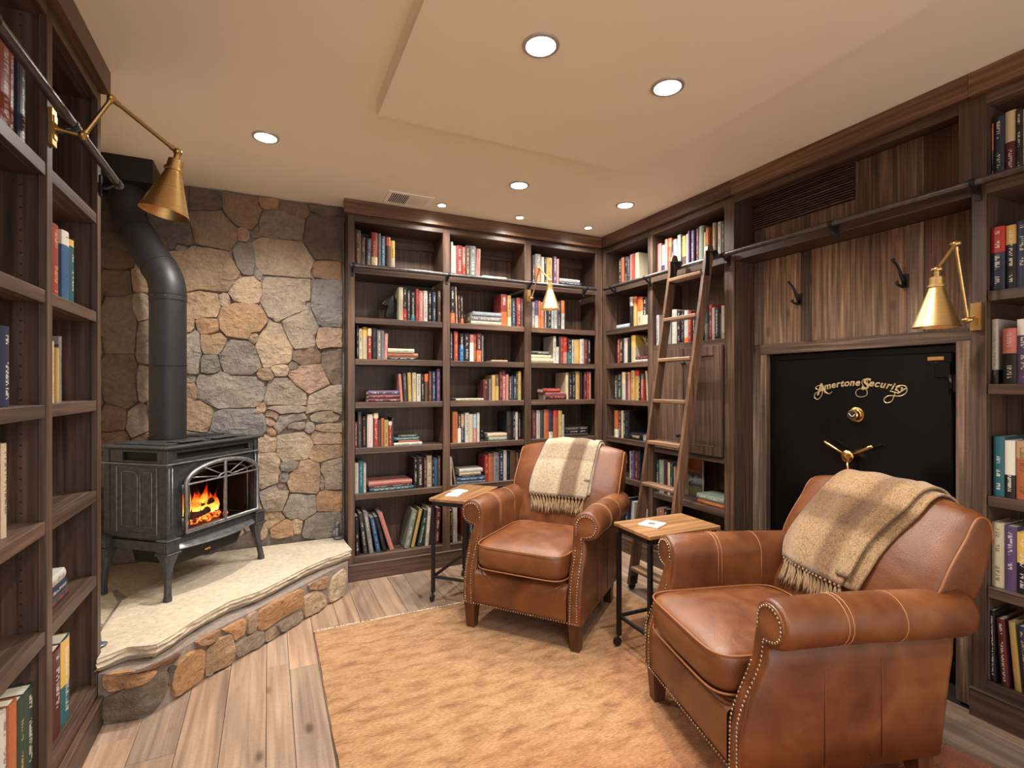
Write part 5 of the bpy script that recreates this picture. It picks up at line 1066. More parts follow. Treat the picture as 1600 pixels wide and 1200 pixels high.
# ---------------------------------------------------------------- brass swing-arm sconces
def shade_prof(k):
    a = [(.003, 0), (.0215, -.004), (.0225, -.030), (.0275, -.032), (.028, -.040), (.024, -.042), (.025, -.050), (.0685, -.178), (.0705, -.182), (.0695, -.183), (.0675, -.178), (.024, -.052), (.004, -.052)]
    return [(r*k, h*k) for r, h in a]
def sconce(label, plate, pn, base, elbow, J, Bc, k=1., lit=False):
    "plate centre on the wood, its outward normal, first joint, elbow, shade joint, centre of the shade's rim"
    t = thing('wall_sconce', label, 'lamp', plate); pn = Vector(pn); sd = pn.cross(Vector((0,0,1)))
    P = Vector(plate); base, elbow, J, Bc = map(Vector, (base, elbow, J, Bc))
    m_ = MB(); m_.obox(P+pn*.005, sd, pn, (0,0,1), (.017*k, .005, .052*k)); m_.obox(P+pn*.0115, sd, pn, (0,0,1), (.011*k, .002, .034*k)); m_.build('wall_plate', BRASS, t)
    m_ = MB(); m_.tube([P+pn*.01, base], .0055*k, 10); m_.tube([base, elbow], .0062*k, 12); 
    for q in (.1, .93): m_.tube([base.lerp(elbow, q-.03), base.lerp(elbow, q+.03)], .0084*k, 12)
    m_.build('lower_arm', BRASS, t, 'auto')
    m_ = MB(); m_.tube([elbow, J], .0062*k, 12)
    for q in (.08, .92): m_.tube([elbow.lerp(J, q-.03), elbow.lerp(J, q+.03)], .0084*k, 12)
    m_.build('upper_arm', BRASS, t, 'auto')
    for p in (base, elbow, J):
        m_ = MB(); m_.sphere(p, .0125*k, 14, 9); ax = sd if p is not J else sd; m_.tube([p-ax*.016*k, p+ax*.016*k], .0075*k, 12); m_.build('joint', BRASS, t, True)
    ax = (J-Bc).normalized(); kk = (J-Bc).length/.206
    m_ = MB(); m_.tube([J, J-ax*.028*kk], .009*kk, 12); m_.lathe(J-ax*.024*kk, shade_prof(kk), 40, ax, cap=False); sh = m_.build('shade', BRASS, t, 'auto')
    m_ = MB(); c = J-ax*.13*kk; m_.lathe(c, [(.002, .05*kk), (.012*kk, .045*kk), (.012*kk, .01*kk), (.028*kk, -.022*kk), (.027*kk, -.040*kk), (.004*kk, -.048*kk)], 16, ax)
    if lit:
        e, nt, N, L, b = newmat('lit_bulb'); b.inputs['Emission Color'].default_value = (1, .86, .68, 1); b.inputs['Emission Strength'].default_value = 14
        m_.build('bulb', e, sh, True)
        l = bpy.data.lights.new('sconce_glow', 'POINT'); l.energy = 2.0; l.color = (1, .82, .6); l.shadow_soft_size = .02; o = bpy.data.objects.new('sconce_glow', l); COL.objects.link(o); o.location = J-ax*.176*kk
    else: m_.build('bulb', simple('frosted_bulb', rgb(235,225,205), .3) if 'frosted_bulb' not in bpy.data.materials else bpy.data.materials['frosted_bulb'], sh, True)
    return t
sconce('large brass swing-arm lamp on the left bookcase, in front of the stove pipe', (XL+.0012, 1.898, 2.0), (1,0,0), (-.497, 1.90, 1.992), (-.429, 1.9, 2.118), (-.261, 1.9, 1.99), (-.297, 1.9, 1.793))
sconce('brass swing-arm lamp beside the safe alcove on the right wall', (XR-.0012, .972, 1.515), (-1,0,0), at(1512, 500, 'x', 2.375), at(1493, 381, 'x', 2.30), at(1464, 421, 'x', 2.226), at(1463, 511, 'x', 2.226))
sconce('small lit brass swing-arm lamp on the back bookcase', (1.748, YB-.0012, 1.925), (0,-1,0), at(831, 466, 'y', 3.325), at(843, 419, 'y', 3.25), at(859, 438, 'y', 3.19), at(859.5, 483, 'y', 3.19), .85, True)
# ---------------------------------------------------------------- coat hooks
def coat_hook(label, y, z):
    t = thing('coat_hook', label, 'hook', (XR+XBk, y, z)); x = XR+XBk
    m_ = MB(); m_.obox((x-.0025, y, z+.0), (0,1,0), (1,0,0), (0,0,1), (.014, .0023, .03)); m_.build('mount_plate', BLACKM, t)
    m_ = MB(); m_.tube([(x-.004, y, z-.01), (x-.02, y+.001, z+.005), (x-.034, y+.006, z+.045), (x-.05, y+.012, z+.075), (x-.066, y+.014, z+.083), (x-.072, y+.014, z+.094)], [.009, .008, .006, .005, .005, .009], 10); m_.build('upper_prong', BLACKM, t, True)
    m_ = MB(); m_.tube([(x-.004, y, z-.012), (x-.024, y+.002, z-.026), (x-.042, y+.008, z-.02), (x-.05, y+.012, z-.004)], [.008, .007, .006, .008], 10); m_.build('lower_prong', BLACKM, t, True)
coat_hook('black iron coat hook on the boards, left of the pair', 1.80, 1.72); coat_hook('black iron coat hook on the boards, nearer the brass lamp', 1.295, 1.725)
# ---------------------------------------------------------------- stove
ST = thing('gas_stove', 'black cast-iron stove with arched glass door and burning fire', 'stove', (-.426, 2.811, HZ), math.atan2(.772, .638))
def SB(m_, n, mat=IRON, s=False, p=None, **k): return m_.build(n, mat, p or ST, s, local=True, **k)
def zb_(m_, u0, u1, v0, v1, z0, z1, bev=.003): m_.box((u0, v0, z0-HZ), (u1, v1, z1-HZ), bev)
m_ = MB(); zb_(m_, -.012, .592, -.004, .395, .950, .956); zb_(m_, -.028, .608, -.02, .41, .9565, .968, .004); zb_(m_, .03, .55, .05, .36, .9685, .974); SB(m_, 'top_plate')
m_ = MB(); zb_(m_, .10, .24, .03, .12, .9745, .980); zb_(m_, .30, .46, .03, .10, .9745, .979)
for i in range(8): zb_(m_, .36+i*.022, .37+i*.022, .18, .33, .9745, .981, .001)
SB(m_, 'top_grille')
m_ = MB()
zb_(m_, 0, .028, 0, .03, .53, .95); zb_(m_, .552, .58, 0, .03, .53, .95)     # front columns
zb_(m_, 0, .04, .35, .385, .53, .95); zb_(m_, .54, .58, .35, .385, .53, .95)
zb_(m_, .0285, .5515, .008, .03, .93, .9495); zb_(m_, .0285, .5515, .008, .03, .884, .901)  # around the front vent
zb_(m_, .0285, .06, .008, .03, .9015, .9295); zb_(m_, .515, .5515, .008, .03, .9015, .9295)
zb_(m_, .004, .02, .0305, .3495, .53, .884); zb_(m_, .56, .576, .0305, .3495, .53, .884); zb_(m_, .004, .02, .0305, .07, .8845, .9495); zb_(m_, .004, .02, .275, .3495, .8845, .9495); zb_(m_, .56, .576, .0305, .3495, .8845, .9495)
zb_(m_, .004, .02, .0705, .2745, .8845, .898); zb_(m_, .004, .02, .0705, .2745, .935, .9495)
zb_(m_, .02, .56, .365, .38, .53, .9495); zb_(m_, .0205, .5595, .03, .364, .515, .53); body = SB(m_, 'body')
m_ = MB(); zb_(m_, .02, .5595, .031, .1, .885, .948); zb_(m_, .0205, .03, .05, .3, .89, .948); SB(m_, 'vent_void', BLK)
m_ = MB(); zb_(m_, -.006, .586, -.006, .391, .879, .8855, .002); SB(m_, 'upper_moulding', IRONL)
# front infill with the arched opening
UC, RX, ZSP, RZ_ = .3175, .228, .778, .082
arch = [(UC+RX*math.cos(a), ZSP+RZ_*math.sin(a)) for a in [PI*i/28 for i in range(29)]]
m_ = MB(); vs = []; fs = []
for (u, z) in arch: vs += [(u, .010, z-HZ), (u, .010, .884-HZ), (u, .022, z-HZ), (u, .022, .884-HZ)]
for i in range(28): b = 4*i; fs += [(b, b+1, b+5, b+4), (b+2, b+6, b+7, b+3), (b, b+4, b+6, b+2)]
m_.add(vs, fs); m_.box((.0285, .010, .53-HZ), (UC-RX, .022, .884-HZ)); m_.box((UC+RX, .010, .53-HZ), (.5515, .022, .884-HZ)); m_.box((UC-RX, .010, .53-HZ), (UC+RX, .022, .555-HZ)); SB(m_, 'front_infill')
# trim lines on side and corner panels
def frame_uv(m_, fn, pts, r=.0022): m_.tube([fn(*p) for p in pts], r, 6, closed=True)
m_ = MB(); sf = lambda v, z: (.0025, v, z-HZ)
frame_uv(m_, sf, [(.065,.868),(.305,.868),(.305,.556),(.065,.556)], .003)
frame_uv(m_, sf, [(.095,.845),(.15,.84),(.165,.83),(.165,.585),(.095,.585)]); frame_uv(m_, sf, [(.18,.83),(.20,.842),(.25,.846),(.275,.838),(.275,.585),(.18,.585)])
SB(m_, 'side_panel_trim', IRONL, True)
m_ = MB(); cf = lambda u, z: (u, -.0015, z-HZ)
for (a, b) in ((.006, .024), (.556, .575)): frame_uv(m_, cf, [(a,.865),(b,.865),(b,.56),(a,.56)], .0014)
SB(m_, 'column_trim', IRONL, True)
# base blocks, skirt and legs
m_ = MB(); zb_(m_, .0285, .5515, -.002, .03, .50, .5285); zb_(m_, .005, .575, .012, .37, .472, .5145); SB(m_, 'base_band')
m_ = MB(); n = 24; vs = []
for i in range(n+1):
    u = .045+.49*i/n; bow = -.045*math.sin(PI*i/n)
    vs += [(u, .0, .500-HZ), (u, -.012+bow, .488-HZ), (u, -.016+bow, .478-HZ), (u, .01, .474-HZ)]
m_.add(vs, [(4*i+k, 4*i+(k+1) % 4, 4*i+4+(k+1) % 4, 4*i+4+k) for i in range(n) for k in range(4)]+[(0,1,2,3), (4*n+3, 4*n+2, 4*n+1, 4*n)]); SB(m_, 'skirt', IRONL, 'auto')
for (u0, u1, v0, v1) in ((-.03,.05,-.03,.045),(.53,.61,-.03,.045),(-.03,.05,.34,.415),(.53,.61,.34,.415)):
    m_ = MB(); zb_(m_, u0+.006, u1-.006, v0+.006, v1-.006, .475, .53); zb_(m_, u0, u1, v0, v1, .464, .475, .003); zb_(m_, u0+.002, u1-.002, v0+.002, v1-.002, .5305, .537, .003); SB(m_, 'corner_block', IRON)
for (fu, fv, su, sv) in ((0, 0, -1, -1), (.60, 0, 1, -1), (-.0, .385, -1, 1), (.60, .385, 1, 1)):
    m_ = MB(); cu_, cv_ = (.010 if fu == 0 else .57), (.008 if fv == 0 else .378); vs = []; lv = [(.4635, .036, 0), (.44, .030, 0), (.41, .020, 0), (.37, .0145, .3), (.32, .013, .65), (.28, .0135, .95), (.262, .016, 1.0), (.25, .016, 1.0)]
    for (z, h, q) in lv:
        x = cu_+(fu-cu_)*q; y = cv_+(fv-cv_)*q
        for (a, b) in ((-1,-.6),(-.6,-1),(.6,-1),(1,-.6),(1,.6),(.6,1),(-.6,1),(-1,.6)): vs.append((x+a*h, y+b*h, z-HZ+.0005))
    m_.add(vs, [(8*k+i, 8*k+(i+1) % 8, 8*k+8+(i+1) % 8, 8*k+8+i) for k in range(len(lv)-1) for i in range(8)]+[tuple(range(8)), tuple(8*(len(lv)-1)+i for i in range(8))[::-1]]); SB(m_, 'leg', IRON, 'auto')
m_ = MB(); m_.prism([(.07,.471),(.53,.471),(.47,.385),(.09,.385)], lambda a, b, d: (a, d, b-HZ), .05, .30); SB(m_, 'ash_pan', BLACKM)
m_ = MB(); m_.box((.255, .047, .405-HZ), (.29, .0498, .413-HZ)); SB(m_, 'brass_tag', GOLD)
# firebox
m_ = MB(); zb_(m_, .05, .53, .30, .31, .54, .87); zb_(m_, .04, .05, .05, .31, .54, .87); zb_(m_, .53, .54, .05, .31, .54, .87); zb_(m_, .05, .53, .05, .30, .531, .54); zb_(m_, .05, .53, .05, .30, .87, .88); SB(m_, 'firebox', BLK)
# door
m_ = MB(); out = [(UC-RX-.006, .55), (UC-RX-.006, ZSP)]+[(UC-(RX+.006)*math.cos(a), ZSP+(RZ_+.006)*math.sin(a)) for a in [PI*i/28 for i in range(1, 28)]]+[(UC+RX+.006, ZSP), (UC+RX+.006, .55)]
m_.tube([(u, -.016, z-HZ) for u, z in out], .011, 10, closed=True); dr = SB(m_, 'door_frame', IRONL, True)
m_ = MB(); m_.tube([(UC-RX, -.022, ZSP-HZ), (UC+RX, -.022, ZSP-HZ)], .0045, 8); m_.box((UC-.008, -.026, .55-HZ), (UC+.008, -.014, ZSP+RZ_-HZ), .002); SB(m_, 'door_bars', IRONL, 'auto', dr)
m_ = MB(); m_.tube([(UC+.045*math.cos(a), -.022, ZSP+.022*math.sin(a)-HZ) for a in [PI*i/12 for i in range(13)]], .004, 8)
for a in (22, 55, 125, 158):
    a = math.radians(a); m_.tube([(UC+.045*math.cos(a), -.022, ZSP+.022*math.sin(a)-HZ), (UC+RX*.97*math.cos(a), -.02, ZSP+RZ_*.97*math.sin(a)-HZ)], .003, 6)
SB(m_, 'sunburst', IRONL, True, dr)
m_ = MB(); inn_ = [(UC-.19, .555), (UC-.19, ZSP)]+[(UC-.19*math.cos(a), ZSP+.058*math.sin(a)) for a in [PI*i/20 for i in range(1, 20)]]+[(UC+.19, ZSP), (UC+.19, .555)]
m_.tube([(u, .012, z-HZ) for u, z in inn_], .0035, 8); SB(m_, 'glass_retainer', IRONL, True, dr)
g_, nt, N, L, b = newmat('stove_glass'); b.inputs['Base Color'].default_value = (.95,.95,.95,1); b.inputs['Transmission Weight'].default_value = 1; b.inputs['Roughness'].default_value = .02; b.inputs['IOR'].default_value = 1.12
m_ = MB(); gl = [(UC-RX, .552)]+[(UC-RX*math.cos(a), ZSP+RZ_*math.sin(a)) for a in [PI*i/28 for i in range(29)]]+[(UC+RX, .552)]
m_.prism(gl, lambda a, b, d: (a, d, b-HZ), .002, .006); SB(m_, 'glass', g_, False, dr)
m_ = MB()
for z in (.60, .76): m_ = MB(); m_.tube([(UC-RX-.022, -.012, z-.02-HZ), (UC-RX-.022, -.012, z+.02-HZ)], .007, 8); SB(m_, 'hinge', IRON, True, dr)
for z in (.59, .62, .74, .76): m_ = MB(); m_.sphere((UC+RX+.020, -.008, z-HZ), .006, 8, 6); SB(m_, 'stud', IRON, True, dr)
# logs and flames
LOG = noisy('charred_log', rgb(34,22,18), rgb(110,62,38), (30,30,30), .9, 0, .8, .01)
EMB, nt, N, L, b = newmat('embers'); mp = mapping(N, L, (40,40,40)); nn = nd(N, 'ShaderNodeTexNoise'); nn.inputs['Scale'].default_value = 1.6; nn.inputs['Detail'].default_value = 5; L.new(mp.outputs[0], nn.inputs['Vector'])
rr_ = ramp(N, L, nn.outputs[0], [(.42, (.02,.006,.003,1)), (.52, (.8,.07,.01,1)), (.66, (1,.35,.05,1))]); L.new(rr_.outputs[0], b.inputs['Emission Color']); b.inputs['Emission Strength'].default_value = 2.2; b.inputs['Base Color'].default_value = (.02,.01,.01,1)
m_ = MB()
for i in range(90):
    m_.sphere((rf.uniform(.09, .43), rf.uniform(.06, .20), .548-HZ+rf.uniform(0, .022)), rf.uniform(.008, .017), 6, 4, sc=(1, 1, .7))
SB(m_, 'ember_bed', EMB, False, kind='stuff')
for (a, b_, r) in (((.09,.10,.575),(.30,.07,.60),.018), ((.16,.19,.575),(.42,.13,.585),.022), ((.11,.16,.62),(.36,.10,.635),.016), ((.30,.20,.60),(.45,.16,.605),.017)):
    m_ = MB(); A, B_ = Vector(a), Vector(b_); m_.tube([A.lerp(B_, q/7)+Vector((0, .004*math.sin(q*2), .004*math.cos(q*1.7)-HZ)) for q in range(8)], [r*(.9+.16*math.sin(q*1.9)) for q in range(8)], 9); SB(m_, 'log', LOG, True)
FL, nt, N, L, b = newmat('flame'); tc = nd(N, 'ShaderNodeTexCoord'); s_ = nd(N, 'ShaderNodeSeparateXYZ'); L.new(tc.outputs['UV'], s_.inputs[0])
nn = nd(N, 'ShaderNodeTexNoise'); nn.inputs['Scale'].default_value = 26; nn.inputs['Detail'].default_value = 4; nn.inputs['Distortion'].default_value = 1.2; L.new(tc.outputs['Object'], nn.inputs['Vector'])
ad = nd(N, 'ShaderNodeMath', operation='MULTIPLY_ADD'); ad.inputs[1].default_value = .7; L.new(nn.outputs[0], ad.inputs[0]); L.new(s_.outputs[1], ad.inputs[2])
rr_ = ramp(N, L, ad.outputs[0], [(.3, (1,.62,.16,1)), (.6, (1,.36,.04,1)), (.95, (.85,.10,.01,1)), (1.0, (.5,.03,.0,1))])
em = nd(N, 'ShaderNodeEmission'); L.new(rr_.outputs[0], em.inputs[0]); em.inputs[1].default_value = 2.2
tr = nd(N, 'ShaderNodeBsdfTransparent'); lw = nd(N, 'ShaderNodeLayerWeight'); lw.inputs[0].default_value = .35
m1 = nd(N, 'ShaderNodeMath', operation='ADD'); L.new(lw.outputs['Facing'], m1.inputs[0]); m2 = nd(N, 'ShaderNodeMath', operation='MULTIPLY_ADD'); m2.inputs[1].default_value = .9; m2.inputs[2].default_value = -.35; L.new(ad.outputs[0], m2.inputs[0]); L.new(m2.outputs[0], m1.inputs[1])
m3 = nd(N, 'ShaderNodeMath', operation='MINIMUM'); m3.inputs[1].default_value = 1; L.new(m1.outputs[0], m3.inputs[0])
mx_ = nd(N, 'ShaderNodeMixShader'); L.new(m3.outputs[0], mx_.inputs[0]); L.new(em.outputs[0], mx_.inputs[1]); L.new(tr.outputs[0], mx_.inputs[2]); L.new(mx_.outputs[0], N['Material Output'].inputs[0])
for k, (u, v, z0, h, r) in enumerate([(.10,.09,.56,.08,.018),(.14,.11,.57,.11,.022),(.18,.10,.58,.15,.026),(.215,.12,.585,.185,.030),(.25,.10,.58,.15,.028),(.285,.13,.59,.12,.026),(.315,.11,.585,.17,.026),(.345,.13,.58,.11,.024),(.375,.12,.57,.13,.024),(.405,.12,.575,.115,.022),(.23,.16,.58,.16,.03),(.33,.17,.58,.13,.03),(.16,.15,.57,.10,.024)]):
    m_ = MB(); nr, nn_ = 12, 12; vs = []; uvq = []
    for i in range(nr+1):
        f = i/nr; rad = r*(math.sin(PI*min(f*1.05+.12, 1))**.8)*(1-f*.35)+.0005; ox = .016*math.sin(f*4+k*1.7)*f; oy = .006*math.cos(f*5+k)*f
        for j in range(nn_):
            a = 2*PI*j/nn_; q = 1+.35*noise.noise(Vector((math.cos(a)*1.5+k, math.sin(a)*1.5, f*4)))
            vs.append((u+ox+rad*q*math.cos(a), v+oy+rad*.6*q*math.sin(a), z0-HZ+h*f)); uvq.append(f)
    m_.add(vs, [(i*nn_+j, i*nn_+(j+1) % nn_, (i+1)*nn_+(j+1) % nn_, (i+1)*nn_+j) for i in range(nr) for j in range(nn_)]); o = SB(m_, 'flame', FL, True)
    uvl = o.data.uv_layers.new(name='UVMap')
    for p in o.data.polygons:
        for li, vi in zip(p.loop_indices, p.vertices): uvl.data[li].uv = (.5, uvq[vi])
# ---------------------------------------------------------------- flue pipe
PC = Vector((-.4805, 3.184, 0)); PU = Vector((-.69, 3.37, 0))
FP = thing('flue_pipe', 'thick black flue pipe with two bends rising from the stove', 'pipe', (PC.x, PC.y, .985)); R_ = .083
m_ = MB(); m_.tube([PC+Vector((0,0,.976)), PC+Vector((0,0,1.70))], R_, 40); m_.build('lower_section', PIPEM, FP, 'auto')
for z in (1.36, 1.702, 1.73):
    m_ = MB(); m_.tube([PC+Vector((0,0,z-.003)), PC+Vector((0,0,z+.003))], R_+.0025, 40); m_.build('seam_ring', PIPEM, FP, 'auto')
m_ = MB(); m_.tube([PC+Vector((0,0,.9765)), PC+Vector((0,0,.986))], R_+.006, 40); m_.build('collar', PIPEM, FP, 'auto')
a_, b_ = PC+Vector((0,0,1.80)), PU+Vector((0,0,2.15)); dd_ = (b_-a_).normalized(); up_ = Vector((0,0,1)); EL = .07
def bend(c, d0, d1): return [c-d0*EL*(1-t)**2+d1*EL*t**2 for t in (0, .2, .4, .6, .8, 1)]
m_ = MB(); m_.tube([PC+Vector((0,0,1.7005))]+bend(a_, up_, dd_)+[a_+dd_*(EL+.03)], R_+.0008, 40, cap=False); m_.build('lower_elbow', PIPEM, FP, 'auto')
m_ = MB(); m_.tube([a_+dd_*(EL+.0305), b_-dd_*(EL+.0305)], R_, 40, cap=False); m_.build('slanted_section', PIPEM, FP, 'auto')
for q in (a_+dd_*(EL+.03), b_-dd_*(EL+.03)):
    m_ = MB(); m_.tube([q-dd_*.0025, q+dd_*.0025], R_+.003, 40); m_.build('seam_ring', PIPEM, FP, 'auto')
m_ = MB(); m_.tube([b_-dd_*(EL+.03)]+bend(b_, dd_, up_)+[b_+Vector((0,0,.17))], R_+.0008, 40, cap=False); m_.build('upper_elbow', PIPEM, FP, 'auto')
m_ = MB()
for i in range(8):
    a = i*PI/4; m_.sphere(PC+Vector((math.cos(a)*(R_+.001), math.sin(a)*(R_+.001), 1.716)), .003, 6, 4)
m_.build('rivets', simple('rivet', rgb(150,150,155), .3, .8), FP, True, kind='stuff')
m_ = MB(); m_.box((-.86, 3.215, 2.315), (-.552, 3.50, 2.4395), .002); o = m_.build('flue_box', BLACKM, None); recentre(o); tag(o, 'square black flue box against the ceiling at the top of the pipe', 'flue box')
# ---------------------------------------------------------------- hearth ornaments
def ornament(label, x, y, rz, h):
    t = thing('iron_ornament', label, 'ornament', (x, y, HZ+.0005), rz); k = h/.115
    P_ = lambda *a: tuple(q*k for q in a)
    IM = noisy('pewter_iron', rgb(96,98,102), rgb(140,142,146), (60,60,60), .4, .6, .15) if 'pewter_iron' not in bpy.data.materials else bpy.data.materials['pewter_iron']
    m_ = MB(); m_.sphere((0, -.012*k, .010*k), .030*k, 16, 8, sc=(1.1, .9, .32)); m_.build('foot', IM, t, True, local=True)
    m_ = MB(); m_.tube([P_(-.004,0,.008), P_(-.008,.004,.03), P_(-.006,.006,.06), P_(.0,.004,.075)], [.018*k,.020*k,.019*k,.014*k], 14); m_.build('body', IM, t, True, local=True)
    m_ = MB(); m_.tube([P_(.002,.004,.072), P_(-.002,.0,.086), P_(-.012,-.006,.10), P_(.006,-.014,.112)], [.012*k,.017*k,.014*k,.006*k], 12); m_.build('head', IM, t, True, local=True)
    m_ = MB(); m_.tube([P_(-.022,.004,.06), P_(-.028,.0,.04), P_(-.024,-.008,.018)], [.006*k,.007*k,.005*k], 8); m_.build('side_scroll', IM, t, True, local=True)
p = at(531, 838, 'z', HZ); ornament('small grey cast-iron figure on the hearth corner beside the back bookcase', .405, 3.485, .2, .115)
ornament('small grey iron figure at the near end of hearth, behind the left bookcase', -.592, 2.44, 1.2, .085)
# ---------------------------------------------------------------- shelf ornaments
DK = noisy('dark_bronze', rgb(18,17,19), rgb(40,37,38), (50,50,50), .38, .4, .2)
t = thing('horse_bookend', 'dark horse-head bookend on the second shelf, left bay of back bookcase', 'bookend', (.735, YB+.09, 1.694))
m_ = MB(); m_.box((-.045, -.03, 0), (.045, .03, .012), .002); m_.build('base', DK, t, False, local=True)
hp = [(-.034,.012),(.036,.012),(.040,.05),(.034,.09),(.044,.125),(.040,.152),(.028,.168),(.022,.182),(.014,.168),(-.004,.158),(-.024,.142),(-.046,.122),(-.052,.108),(-.044,.100),(-.026,.106),(-.010,.104),(-.016,.08),(-.030,.045)]
m_ = MB(); n = len(hp); lay_ = [(-.018, .82), (-.014, .96), (0, 1.0), (.014, .96), (.018, .82)]; cxh, czh = 0, .09
vs = [(cxh+(a-cxh)*s_, d, czh+(b-czh)*s_) for d, s_ in lay_ for a, b in hp]
m_.add(vs, [(k*n+i, k*n+(i+1) % n, (k+1)*n+(i+1) % n, (k+1)*n+i) for k in range(4) for i in range(n)]+[tuple(range(n))[::-1], tuple(4*n+i for i in range(n))]); m_.build('horse_head', DK, t, 'auto', local=True)
m_ = MB(); m_.tube([(.030,0,.165),(.042,0,.14),(.044,0,.10),(.040,0,.06)], [.005,.009,.010,.006], 8); m_.build('mane', DK, t, True, local=True)
t = thing('owl_bookend', 'small dark rounded figure bookend on the fifth shelf, middle bay of back bookcase', 'bookend', (1.395, YB+.055, .849))
m_ = MB(); m_.lathe((0,0,0), [(.024,0),(.026,.006),(.022,.012),(.028,.03),(.024,.05),(.014,.058)], 16); m_.build('body', DK, t, 'auto', local=True)
m_ = MB(); m_.sphere((0,-.002,.066), .019, 12, 8); m_.build('head', DK, t, True, local=True)
m_ = MB(); m_.tube([(-.012,0,.08),(-.016,0,.092)], [.006,.001], 6); m_.tube([(.012,0,.08),(.016,0,.092)], [.006,.001], 6); m_.build('ears', DK, t, True, local=True)
t = thing('framed_picture', 'small dark framed picture on the second shelf, right bay of back bookcase', 'picture frame', (2.075, YB+.07, 1.6935))
m_ = MB(); m_.box((-.042, 0, 0), (.042, .01, .010)); m_.box((-.042, 0, .11), (.042, .01, .12)); m_.box((-.042, 0, .0101), (-.032, .01, .1099)); m_.box((.032, 0, .0101), (.042, .01, .1099)); m_.build('frame', DK, t, False, local=True)
m_ = MB(); m_.box((-.0319, .004, .0102), (.0319, .008, .1098)); m_.build('picture', simple('dim_picture', rgb(88,78,76), .4), t, False, local=True)
# potted driftwood
zt = 1.426+.0008+.052
t = thing('potted_driftwood', 'dark pot with pale twisted driftwood on the third shelf of narrow corner bookcase', 'plant pot', (XR+.075, 2.905, zt))
m_ = MB(); m_.lathe((0,0,0), [(.026,0),(.032,.04),(.036,.068),(.033,.070),(.028,.066)], 18); m_.build('pot', simple('brown_pot', rgb(70,46,42), .5), t, 'auto', local=True)
DW = simple('driftwood', rgb(146,132,112), .8); r = random.Random(9)
for k in range(6):
    a = k*1.05; m_ = MB(); pts = [(0, 0, .06)]; 
    for q in range(1, 5): pts.append((math.cos(a+q*.35)*.011*q, math.sin(a+q*.35)*.011*q, .06+.017*q+.006*math.sin(q*2+k)))
    m_.tube(pts, [.007,.009,.007,.006,.002], 8); m_.build('branch', DW, t, True, local=True)
# picture book standing face out
pa, pb = at(1072, 776, 'x', XR+.16), at(1094, 776, 'x', XR+.16)
t = thing('picture_book', 'picture book with mountain lake cover facing out, shelf under the cupboard', 'book', (XR+.17, (pa.y+pb.y)/2, .509), -PI/2)
W_ = abs(pa.y-pb.y)+.03
def covermat():
    m, nt, N, L, b = newmat('landscape_cover'); mp = mapping(N, L, (1,1,1)); s = nd(N, 'ShaderNodeSeparateXYZ'); L.new(mp.outputs[0], s.inputs[0])
    n = nd(N, 'ShaderNodeTexNoise'); n.inputs['Scale'].default_value = 28; n.inputs['Detail'].default_value = 5; L.new(mp.outputs[0], n.inputs['Vector'])
    a = nd(N, 'ShaderNodeMath', operation='MULTIPLY_ADD'); a.inputs[1].default_value = .10; L.new(n.outputs[0], a.inputs[0]); L.new(s.outputs[2], a.inputs[2])
    q = nd(N, 'ShaderNodeMath', operation='MULTIPLY'); q.inputs[1].default_value = 3.2; L.new(a.outputs[0], q.inputs[0])
    r = ramp(N, L, q.outputs[0], [(.18, rgb(66,66,44)), (.36, rgb(104,92,66)), (.42, rgb(46,46,50)), (.52, rgb(150,150,158)), (.6, rgb(40,40,44)), (.78, rgb(150,84,54)), (.95, rgb(170,96,60))]); L.new(r.outputs[0], b.inputs['Base Color']); b.inputs['Roughness'].default_value = .4; return m
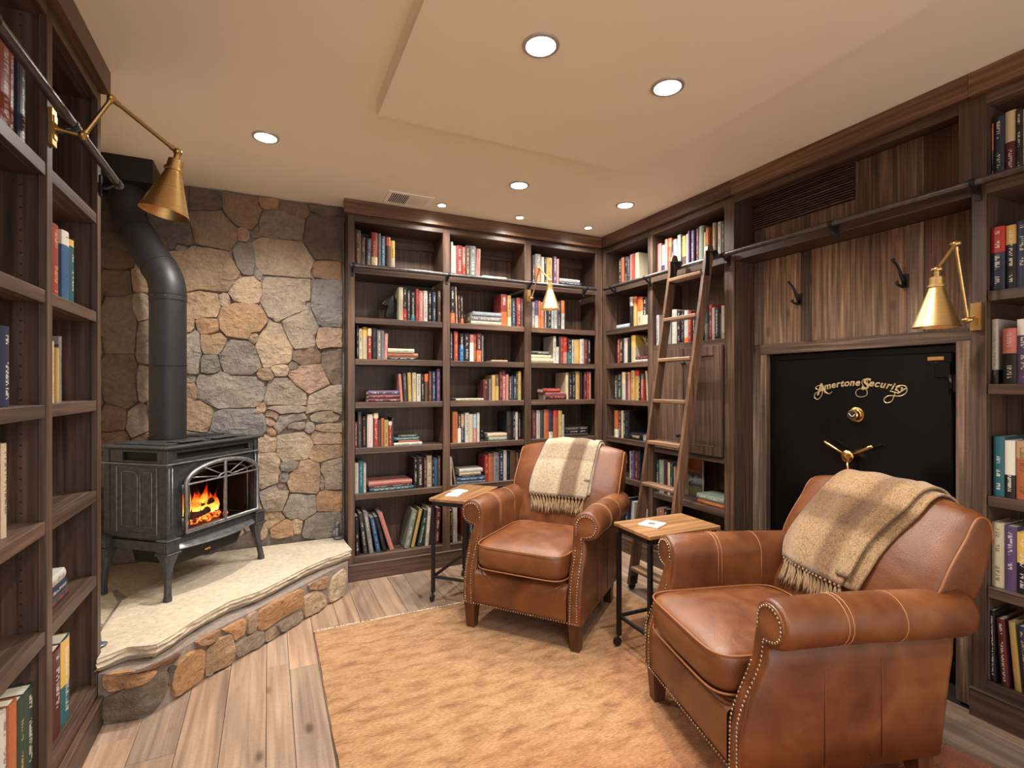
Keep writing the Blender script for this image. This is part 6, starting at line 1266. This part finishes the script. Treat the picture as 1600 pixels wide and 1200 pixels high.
m_ = MB(); m_.box((-W_/2, -.012, 0), (W_/2, -.009, .255)); m_.box((-W_/2, .009, 0), (W_/2, .012, .255)); m_.box((-W_/2, -.0089, 0), (-W_/2+.003, .0089, .255)); m_.build('cover', covermat(), t, False, local=True)
m_ = MB(); m_.box((-W_/2+.0032, -.0088, .003), (W_/2-.004, .0088, .252)); m_.build('pages', PAGES, t, False, local=True)
# ---------------------------------------------------------------- ceiling lights and vent
TRIM = simple('brushed_trim', rgb(196,190,184), .35, .6)
EML, nt, N, L, b = newmat('lit_lens'); b.inputs['Emission Color'].default_value = (1, .93, .84, 1); b.inputs['Emission Strength'].default_value = 22
for (x, y, z, r, p, lab) in CANS:
    t = thing('downlight', lab, 'ceiling light', (x, y, z), group=None)
    m_ = MB(); m_.lathe((x, y, z), [(r, -.0008), (r*.98, -.006), (r*.80, -.007), (r*.76, -.003), (r*.76, -.0009)], 32); m_.build('trim_ring', TRIM, t, 'auto')
    m_ = MB(); m_.lathe((x, y, z), [(r*.745, -.001), (r*.72, -.0065), (r*.4, -.0085), (.001, -.009)], 28); m_.build('lens', EML, t, 'auto')
t = thing('air_vent', 'white rectangular air vent in the ceiling beside the back bookcase', 'vent', (.80, 3.19, H))
m_ = MB(); m_.box((.657, 3.288, H-.006), (.943, 3.298, H-.0006)); m_.box((.657, 3.095, H-.006), (.943, 3.118, H-.0006)); m_.box((.657, 3.1181, H-.006), (.682, 3.2879, H-.0006)); m_.box((.918, 3.1181, H-.006), (.943, 3.2879, H-.0006)); m_.box((.795, 3.1181, H-.006), (.808, 3.2879, H-.0006)); m_.build('frame', WHITE, t)
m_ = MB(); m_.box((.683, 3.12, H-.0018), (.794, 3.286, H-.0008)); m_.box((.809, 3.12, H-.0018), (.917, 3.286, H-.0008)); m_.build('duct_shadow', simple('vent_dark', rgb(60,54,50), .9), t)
for k in range(9):
    x = .690+k*.012; m_ = MB(); m_.box((x, 3.121, H-.005), (x+.0035, 3.285, H-.002)); m_.build('slat', WHITE, t)
for k in range(14):
    x = .811+k*.0078; m_ = MB(); m_.box((x, 3.121, H-.005), (x+.006, 3.285, H-.002)); m_.build('slat', WHITE, t)
